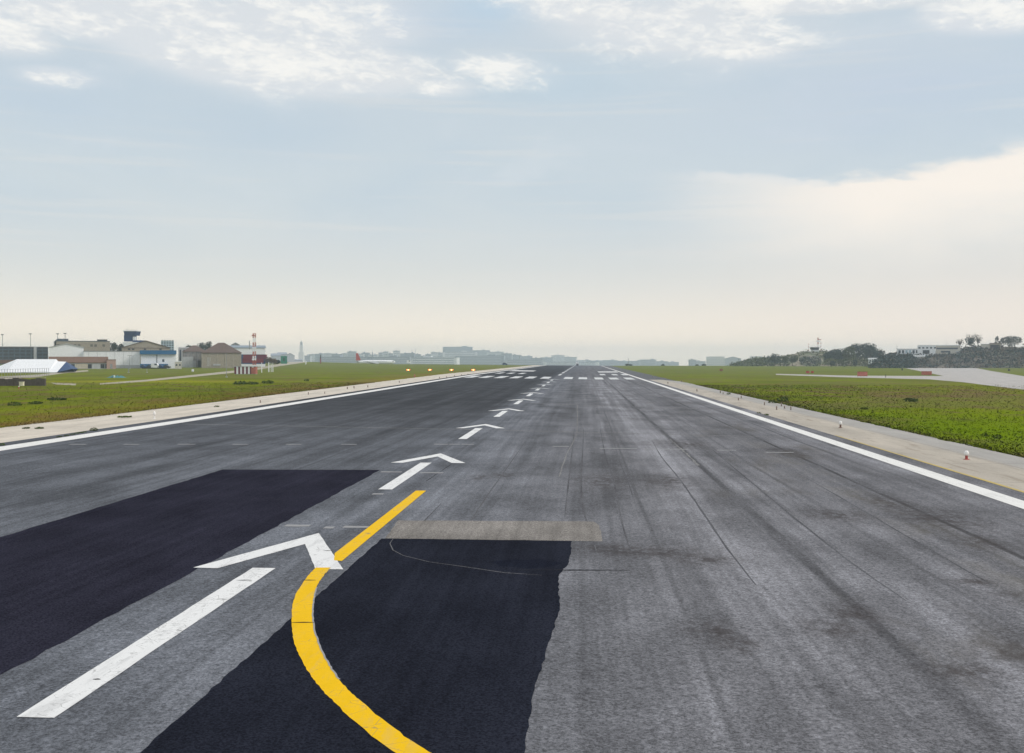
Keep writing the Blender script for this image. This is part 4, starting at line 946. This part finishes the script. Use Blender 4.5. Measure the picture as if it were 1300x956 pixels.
sky_l = [(385,394,452,2000),(392,402,450,2300),(400,409,449.5,2200),(408,424,449,2400),(422,434,450,2100),(433,442,449,2500),(441,452,446.5,2400),(452,462,449.5,2300),(459,469,448,2500),(468,480,450.5,2100),
         (480.5,486,448,2200),(486,493,446.8,2350),(493,499,449,2150),(499,508,445.6,2300),(507,517,449,2500),(515,526,448.6,2200),(524,534,450,2400),(533,542,452,2200),(540,549,450,2500),(547,556,447.5,2300),(554,564,448,2600),
         (563,600,440.6,3000),(598,622,445,3000),(618,640,447,2800),(636,650,449,2600),(648,662,451,2700),(660,676,452.5,2500),(674,688,455,2400),(686,702,454,2900),(701,717,451.3,3100),(716,732,453.6,3000),(730,750,457.5,3300),(748,768,458,3400),(766,784,457.5,3300),(782,800,458.5,3500),
         (470,520,453.5,1900),(520,580,454,2000),(578,640,452,2300),(640,690,457,2100),(404,470,453.5,1900),(690,760,459.5,2600),(760,820,459.8,2800),(562,606,447,2400)]
uniq = {(563,600): 'largest hazy slab block, tallest of the city skyline', (499,508): 'tall hazy tower block just left of the twin poles', (441,452): 'hazy block right above the airliner tail', (701,717): 'faint block above the crest left of the truck', (598,622): 'faint slab stepping down right of the largest block', (486,493): 'striped hazy tower, middle of a group of three', (385,394): 'first hazy low block beside the pale stepped tower'}
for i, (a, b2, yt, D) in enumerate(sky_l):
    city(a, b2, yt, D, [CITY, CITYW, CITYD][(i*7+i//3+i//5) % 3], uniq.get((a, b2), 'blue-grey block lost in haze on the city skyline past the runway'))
for i, px in enumerate((523, 527.2)): pole(px, 442.8, 456, 2000, ['left one of two faint thin poles in the skyline','right one of two faint thin poles in the skyline'][i], r0=.5, mat=CITYD, name='thin_mast', cat='mast')
pole(473, 446.5, 458, 2000, 'faint stubby chimney in the skyline above the airliner', r0=1.3, mat=CITYD, name='chimney', cat='chimney')
# right skyline
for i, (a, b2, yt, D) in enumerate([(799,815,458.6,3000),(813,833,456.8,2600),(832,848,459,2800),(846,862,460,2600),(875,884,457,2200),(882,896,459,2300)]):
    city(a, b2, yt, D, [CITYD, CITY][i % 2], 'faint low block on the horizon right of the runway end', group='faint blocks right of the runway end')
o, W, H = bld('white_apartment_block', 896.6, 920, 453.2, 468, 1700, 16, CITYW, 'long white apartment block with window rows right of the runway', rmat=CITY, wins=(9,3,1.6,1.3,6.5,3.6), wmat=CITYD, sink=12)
o, W, H = bld('sloped_block', 919.5, 941, 455.5, 468, 1800, 16, CITY, 'grey sloping-roofed block beside the white apartment block', roof='gablefront', rmat=CITYD, rh=3.6, sink=12)
o, W, H = bld('hilltop_block', 952, 968, 452.8, 464, 1500, 14, CITYW, 'pale block half hidden behind the green hill', rmat=CITY, sink=8)
X, Y = at(797.8, 1300); pole(797.8, 454.2, 464, 900, 'thin dark mast at the far end of the right grass', r0=.28, mat=GREY, name='thin_mast', cat='mast')
for i, (a, b2, yt, D) in enumerate([(794,803,462,880),(839,844,462.4,880),(891,896.5,461.8,880),(883,887,462.5,880)]):
    tree(a, b2, yt, 465, D, 'dark', ['dark low bush at the foot of the thin mast','tiny dark bush on the crest between mast and apartments','small dark bush below the white apartment block','tiny dark bush left of the apartment block'][i], 'bush', 'bush', 'bush', n=160)

# ================================================================ RIGHT HILLS
HM, k, b = new_mat('scrub_hill')
P, (x, y, z) = wpos(k)
n1 = k.noise(k.vec(k.mul(x, .03), k.mul(y, .03), k.mul(z, .25)), 1., 6, .65); n2 = k.noise(P, .6, 5, .7)
c = k.mix(k.ss(n1, .40, .60), (.085,.095,.07,1), (.175,.15,.125,1)); c = k.mix(k.mul(k.ss(n2, .5, .72), .5), c, (.06,.065,.05,1))
k.put(b.inputs['Base Color'], c); b.inputs['Roughness'].default_value = .95; b.inputs['Specular IOR Level'].default_value = .1
HT, k, b = new_mat('sandy_hill')
P, (x, y, z) = wpos(k); n1 = k.noise(P, .06, 6, .65)
c = k.mix(k.ss(n1, .42, .58), (.10,.115,.06,1), (.30,.25,.19,1)); k.put(b.inputs['Base Color'], c); b.inputs['Roughness'].default_value = .95
def hill(name, pts, D0, Dt, D1, mat, seed, step=4., bumpy=.5):
    r = random.Random(seed); px = pts[0][0]; cols = []; rows = 14
    while px <= pts[-1][0]: cols.append(px); px += step
    v, f = [], []
    for cpx in cols:
        yt = interp(cpx, [p[0] for p in pts], [p[1] for p in pts]); zt = hz(yt, Dt)
        for j in range(rows):
            t = j/(rows-1); D = D0+(D1-D0)*t; X, Y = at(cpx, D); g = tz(X, Y)-.6
            s = math.sin(min(1, (D-D0)/(Dt-D0))*math.pi/2) if D <= Dt else math.cos((D-Dt)/(D1-Dt)*math.pi/2)
            v.append((X, Y, g+max(0, zt-g)*s**.9+(r.uniform(-1, 1)*bumpy if 0 < j < rows-1 else 0)))
    for i in range(len(cols)-1):
        for j in range(rows-1): a = i*rows+j; f.append((a, a+rows, a+rows+1, a+1))
    me = bpy.data.meshes.new(name); me.from_pydata(v, [], f); me.update()
    for p in me.polygons: p.use_smooth = True
    return tag(link(name, me, mat), kind='structure')
hill('hill', [(1108,464.5),(1120,455),(1135,450.5),(1160,449.5),(1215,448.5),(1222,442),(1245,441),(1300,442.5),(1400,440),(1500,444)], 600, 690, 1100, HM, 1)
hill('hill', [(930,464.5),(945,459.5),(960,456.5),(985,454.5),(1000,453),(1010,449),(1022,446.6),(1045,446.6),(1070,450),(1100,455),(1130,462)], 780, 880, 1200, HT, 2)
# scrub over the right hill
def scrub(name, pts, D0, Dt, n, kind, seed, sz, lo=0., hi=1.):
    r = random.Random(seed); lob = []; vs, fs = [], []
    for _ in range(n):
        cpx = r.uniform(pts[0][0], pts[-1][0]); yt = interp(cpx, [p[0] for p in pts], [p[1] for p in pts]); t = r.uniform(lo, hi); D = D0+(Dt-D0)*t
        X, Y = at(cpx, D); zt = hz(yt, Dt); g = tz(X, Y)-.6; zz_ = g+max(0, zt-g)*math.sin(t*math.pi/2)**.9; s0 = r.uniform(.5, 1.3)*sz
        for q in range(9):
            c_ = Vector((X+r.gauss(0, s0), Y+r.gauss(0, s0), zz_+abs(r.gauss(0, s0*.55)))); a = Vector((r.gauss(0,1), r.gauss(0,1), r.gauss(0,1))).normalized(); b2 = a.orthogonal().normalized()*s0*.5; c2 = a.cross(b2.normalized())*s0*.4; i = len(vs)
            vs += [tuple(c_+b2), tuple(c_+c2), tuple(c_-b2), tuple(c_-c2)]; fs.append((i,i+1,i+2,i+3))
    me = bpy.data.meshes.new(name); me.from_pydata(vs, [], fs); me.update()
    return tag(link(name, me, LF[kind]), kind='stuff')
hp = [(1108,464.5),(1120,455),(1135,450.5),(1160,449.5),(1215,448.5),(1222,442),(1245,441),(1300,442.5),(1400,440)]
scrub('undergrowth', hp, 600, 690, 900, 'brown', 4, 1.1); scrub('undergrowth', hp, 600, 690, 1000, 'dark', 5, 1.2, .0, .8)
scrub('undergrowth', hp[:4], 600, 690, 700, 'dark', 6, 1.3)
hp2 = [(930,464.5),(945,459.5),(960,456.5),(985,454.5),(1000,453),(1010,449),(1022,446.6),(1045,446.6),(1070,450),(1100,455)]
scrub('undergrowth', hp2, 780, 880, 350, 'olive', 7, 1.2); scrub('undergrowth', hp2[:5], 780, 880, 300, 'mid', 8, 1.4)

# trees on the middle hill
tree(974.5, 993, 449, 464.5, 780, 'dark', 'large dark rounded tree left of the small tower', style='round', n=900)
tree(992, 1000, 451.5, 464, 790, 'mid', 'small grey-green tree right of the large dark one')
tree(999, 1013, 451.3, 464, 785, 'mid', 'mid green rounded tree between the dark ones')
tree(1014.5, 1042.5, 450.8, 464.5, 775, 'dark', 'broad dome-shaped dark bush below the small tower', 'bush', 'bush', 'bush', n=1300)
tree(1053, 1061, 458, 464, 700, 'dark', 'small dark cypress beside the sandy mound', style='cypress', n=200); tree(1083, 1088.5, 456.5, 463.8, 700, 'dark', 'dark cypress in front of the tall grove', style='cypress', n=200)
gro = [(1044,1058,446,463),(1052,1068,443.5,463),(1060,1076,441,462),(1068,1086,439,462),(1078,1096,436.5,462),(1088,1106,435,462),(1096,1113,436,462),(1103,1119,439.5,463),(1108,1121,445,464)]
gl = ['lowest tree at the left end of the dark grove','second tree from the left in the dark grove','third tree from the left in the dark grove','rounded tree left of the middle of the grove','middle tree of the dark grove','tallest dark tree, right of the grove middle','tall tree just right of the tallest one','dark tree near the right end of the grove','low tree at the right end of the dark grove']
for i, (a, b2, yt, yb) in enumerate(gro): tree(a, b2, yt, yb, 760+(i % 3)*14, 'dark' if i != 3 else 'mid', gl[i], style='tall', group='trees of the dark grove', n=1700)
for i, (a, b2, yt, yb) in enumerate([(1113,1120,441,458),(1117,1124.5,444,460)]): tree(a, b2, yt, yb+3, 750, 'dark', ['ragged sparse tree beside the dark grove','sparser low tree at the outer tip of the grove'][i], style='airy', n=260)
for i in range(5):
    a = 1046+i*15; tree(a, a+17, 454+i % 2, 464.5, 745, 'mid' if i % 2 else 'olive', ['scrubby bush at the left foot of the grove','second bush along the foot of the grove','middle bush along the foot of the grove','fourth bush along the foot of the grove','scrubby bush at the right foot of the grove'][i], 'bush', 'bush', 'bush', n=500)
# small tower
D = 860; X, Y = at(1035, D); zb = hz(450.5, D); u_ = mpp(D)
o = empty('lookout_tower', (X, Y, zb), YAW, 'small white tower with dark glass cab on the sandy mound', 'tower'); zz = lambda py: hz(py, D)-zb
add(o, 'shaft', WHITE, (-2.6,3.4,0,5,-2,zz(444.2))); MB().prism([(-2.4,zz(444.2)),(2.6,zz(444.2)),(3.3,zz(441)),(-3.1,zz(441))], -.6, 5.4).build('cab', DARK, o); add(o, 'roof', WHITE, (-3.4,3.6,-.9,5.7,zz(441),zz(440.4)))
for i in range(3): add(o, 'window', DARK, (-2+i*1.9, -1.1+i*1.9, -.06, .1, zz(448), zz(446.6)))
for px, y0, lb, ww in [(1038.3,428.5,'tall red and white mast rising behind the small white tower',1.1),(1041.9,435,'short thin red mast right of the small white tower',.5),(1026.4,436,'thin red mast left of the small white tower',.5)]:
    X, Y = at(px, D+8); zb = hz(449, D+8); o = empty('lattice_mast', (X, Y, zb), YAW, lb, 'mast'); H = hz(y0, D+8)-zb
    lattice(o, H, ww, ww*.6, 7, .1 if ww > 1 else .06)
    if ww > 1: add(o, 'antenna', WHITE, (-2.0, 2.0, -.8, -.4, H*.72, H*.72+.8)); add(o, 'antenna', ORANGE, (-.6, 2.6, -.8, -.4, H*.84, H*.84+.6))
o, W, H = bld('small_white_house', 1102.5, 1114.5, 456.5, 461.5, 730, 6, WHITE, 'small white house in front of the dark grove', 'house', roof='gable', rmat=LGREY, rh=1.0, wins=(3,1,.7,.8,1.0,1))
# hilltop buildings on the right
o, W, H = bld('low_white_pavilion', 1139, 1164.3, 443.4, 450.2, 660, 10, WHITE, 'low white pavilion, leftmost building on the right hill', rmat=LGREY, sink=3)
for i in range(6): add(o, 'window', GLASS if i not in (2,3) else PBLUE, (-W/2+.7+i*2.1, -W/2+2.0+i*2.1, -.06, .1, .9, H-.6))
D = 655
o, W, H = bld('white_villa', 1164.5, 1187.5, 438.8, 450.2, D, 12, WHITE, 'tall white flat-roofed building with dark central opening', rmat=WHITE, sink=3)
add(o, 'opening', DARK, (-2.2, 1.8, -.08, .1, .6, 2.9)); 
for i in range(5): add(o, 'window', GLASS, (-W/2+.6+i*2.3, -W/2+1.8+i*2.3, -.06, .1, H-1.9, H-.9))
o, W, H = bld('long_white_building', 1187.8, 1219, 438.8, 450.2, D+3, 12, CREAM, 'long white building with two dark window bands on the hill', rmat=WHITE, sink=3)
add(o, 'window_band', GLASS, (-W/2+.4, W/2-1.5, -.07, .1, H-2.3, H-1.3)); add(o, 'window_band', GLASS, (-W/2+3, W/2-6, -.07, .1, 1.3, 2.4)); add(o, 'stair', LGREY, (W/2-2.5, W/2-.5, -1.5, -.02, 0, 2.2))
pole(1138.4, 437.5, 450, 650, 'slim pole at the left end of the low pavilion', r0=.14, mat=GREY); pole(1201, 430, 440, 660, 'thin aerial on the roof of the long white building', r0=.08, name='roof_aerial')
tree(1224, 1238, 429, 442, 668, 'dark', 'dark compact pine among bare branches on the hill', style='round', n=500)
for i, (a, b2, yt) in enumerate([(1213,1224,429.5),(1224,1242,422.5),(1236,1247,424)]): tree(a, b2, yt, 443, 672+i*3, 'brown', ['small leafless tree left of the compact pine','tallest leafless tree behind the compact pine','leafless tree right of the compact pine'][i], style='bare', n=700)
tree(1271, 1295.5, 426.3, 443, 664, 'dark', 'wide umbrella pine at the right end of the hill', style='pine', n=1300)
tree(1262.5, 1268.5, 427, 443, 668, 'dark', 'narrow dark cypress left of the umbrella pine', style='cypress', n=260); tree(1268.5, 1273, 430, 443, 668, 'dark', 'short cypress touching the umbrella pine', style='cypress', n=200)
tree(1296, 1325, 435, 446, 668, 'mid', 'grey-green trees cut by the right frame edge', style='round', n=700)
o, W, H = bld('hill_house', 1245, 1262, 437.2, 445, 662, 8, CREAM, 'pale house with lean-to between bare trees and cypress', 'house', rmat=LGREY, wins=(3,1,.9,.9,1.0,1))
o, W, H = bld('open_shelter', 1256, 1270.5, 436, 445, 659, 6, TAN, 'brown open-sided shelter left of the umbrella pine', 'shelter', rmat=BROWN)
add(o, 'opening', DARK, (-W/2+.5, W/2-.5, -.06, .1, .2, H-.9))
g0 = at(1285, 650)
o, W, H = bld('terrace_wall', 1225, 1345, 446.0, 448.5, 655, .5, M('pale_stone_wall', (.30,.27,.25), .9, .3), 'pale retaining wall terracing the right hillside', 'wall', sink=1)
o, W, H = bld('pale_ruin', 1160, 1174, 453, 458, 640, 3, CREAM, 'broken pale shed half buried in hillside scrub', 'shed', roof='gable', rmat=LGREY, rh=.8)

# red direction boards in the field
def board(px, yb, wpx, hpx, lb, D=None, mt=ORANGE):
    x_, y_ = G(px, yb); d = math.hypot(x_, y_); W = wpx*d/F; H = hpx*d/F
    o = empty('direction_board', (x_, y_, tz(x_, y_)), YAW, lb, 'sign', 'red boards in the right-hand field'); lz = .22*H
    n_ = 3 if wpx > 8 else 2
    for i in range(n_): add(o, 'sign_panel', mt, (-W/2+W*i/n_+.02, -W/2+W*(i+1)/n_-.02, 0, .25, lz, H))
    add(o, 'frame', M('dark_red_frame', (.20,.05,.04)), (-W/2-.03,W/2+.03,-.02,.28,H,H+.06), (-W/2-.03,W/2+.03,-.02,.28,lz-.06,lz))
    for i in range(n_+1): MB().rod((-W/2+.1+(W-.2)*i/n_,.12,-.2), (-W/2+.1+(W-.2)*i/n_,.12,lz), .04, .04, 5).build('leg', GREY, o)
board(1095, 478.8, 12, 6.4, 'widest red board, standing on the narrow taxi strip'); board(1176.5, 477, 12, 5, 'red board near the fork of the pale taxiway')
board(1025.5, 474.3, 4, 3, 'left one of the two small dark red boards', mt=RED); board(1031.3, 474, 3.4, 2.6, 'right one of the two small dark red boards', mt=RED)
board(1102, 464.6, 12, 2.5, 'distant red board below the small white house'); board(995, 464.4, 9, 2.6, 'distant red board below the large dark tree'); board(915.5, 471.5, 4, 2.8, 'small brownish board alone on the right grass', mt=M('brown_board', (.28,.12,.08)))
g0 = G(1145, 470); stick(1145.3, 465.5, 470.2, 500, RUB, M('olive_box', (.15,.16,.10)), 'dark stubby post beside the pale taxiway', .3); stick(1124.5, 475, 479.5, 300, RUB, RUB, 'small dark peg on the narrow taxi strip', .08); stick(1281, 468.5, 471, 480, RUB, RUB, 'black peg in the green island right of the taxiway', .5); stick(1207, 462.8, 464.8, 800, RUB, RUB, 'tiny black object at the far edge of the taxiway', .5)

# ================================================================ HAZE
HZ = bpy.data.materials.new('haze_air'); HZ.use_nodes = True; nt = HZ.node_tree; nt.nodes.clear()
out = nt.nodes.new('ShaderNodeOutputMaterial'); pv = nt.nodes.new('ShaderNodeVolumePrincipled')
pv.inputs['Color'].default_value = (.76,.88,1.0,1); pv.inputs['Density'].default_value = .00025; pv.inputs['Anisotropy'].default_value = .3
nt.links.new(pv.outputs[0], out.inputs['Volume'])
hb = MB().box(-3960, 3960, -3960, 3960, -24, 52).build('haze', HZ); tag(hb, kind='stuff')
for o in sc.objects:
    for q in ('_w', '_h'):
        if q in o: del o[q]
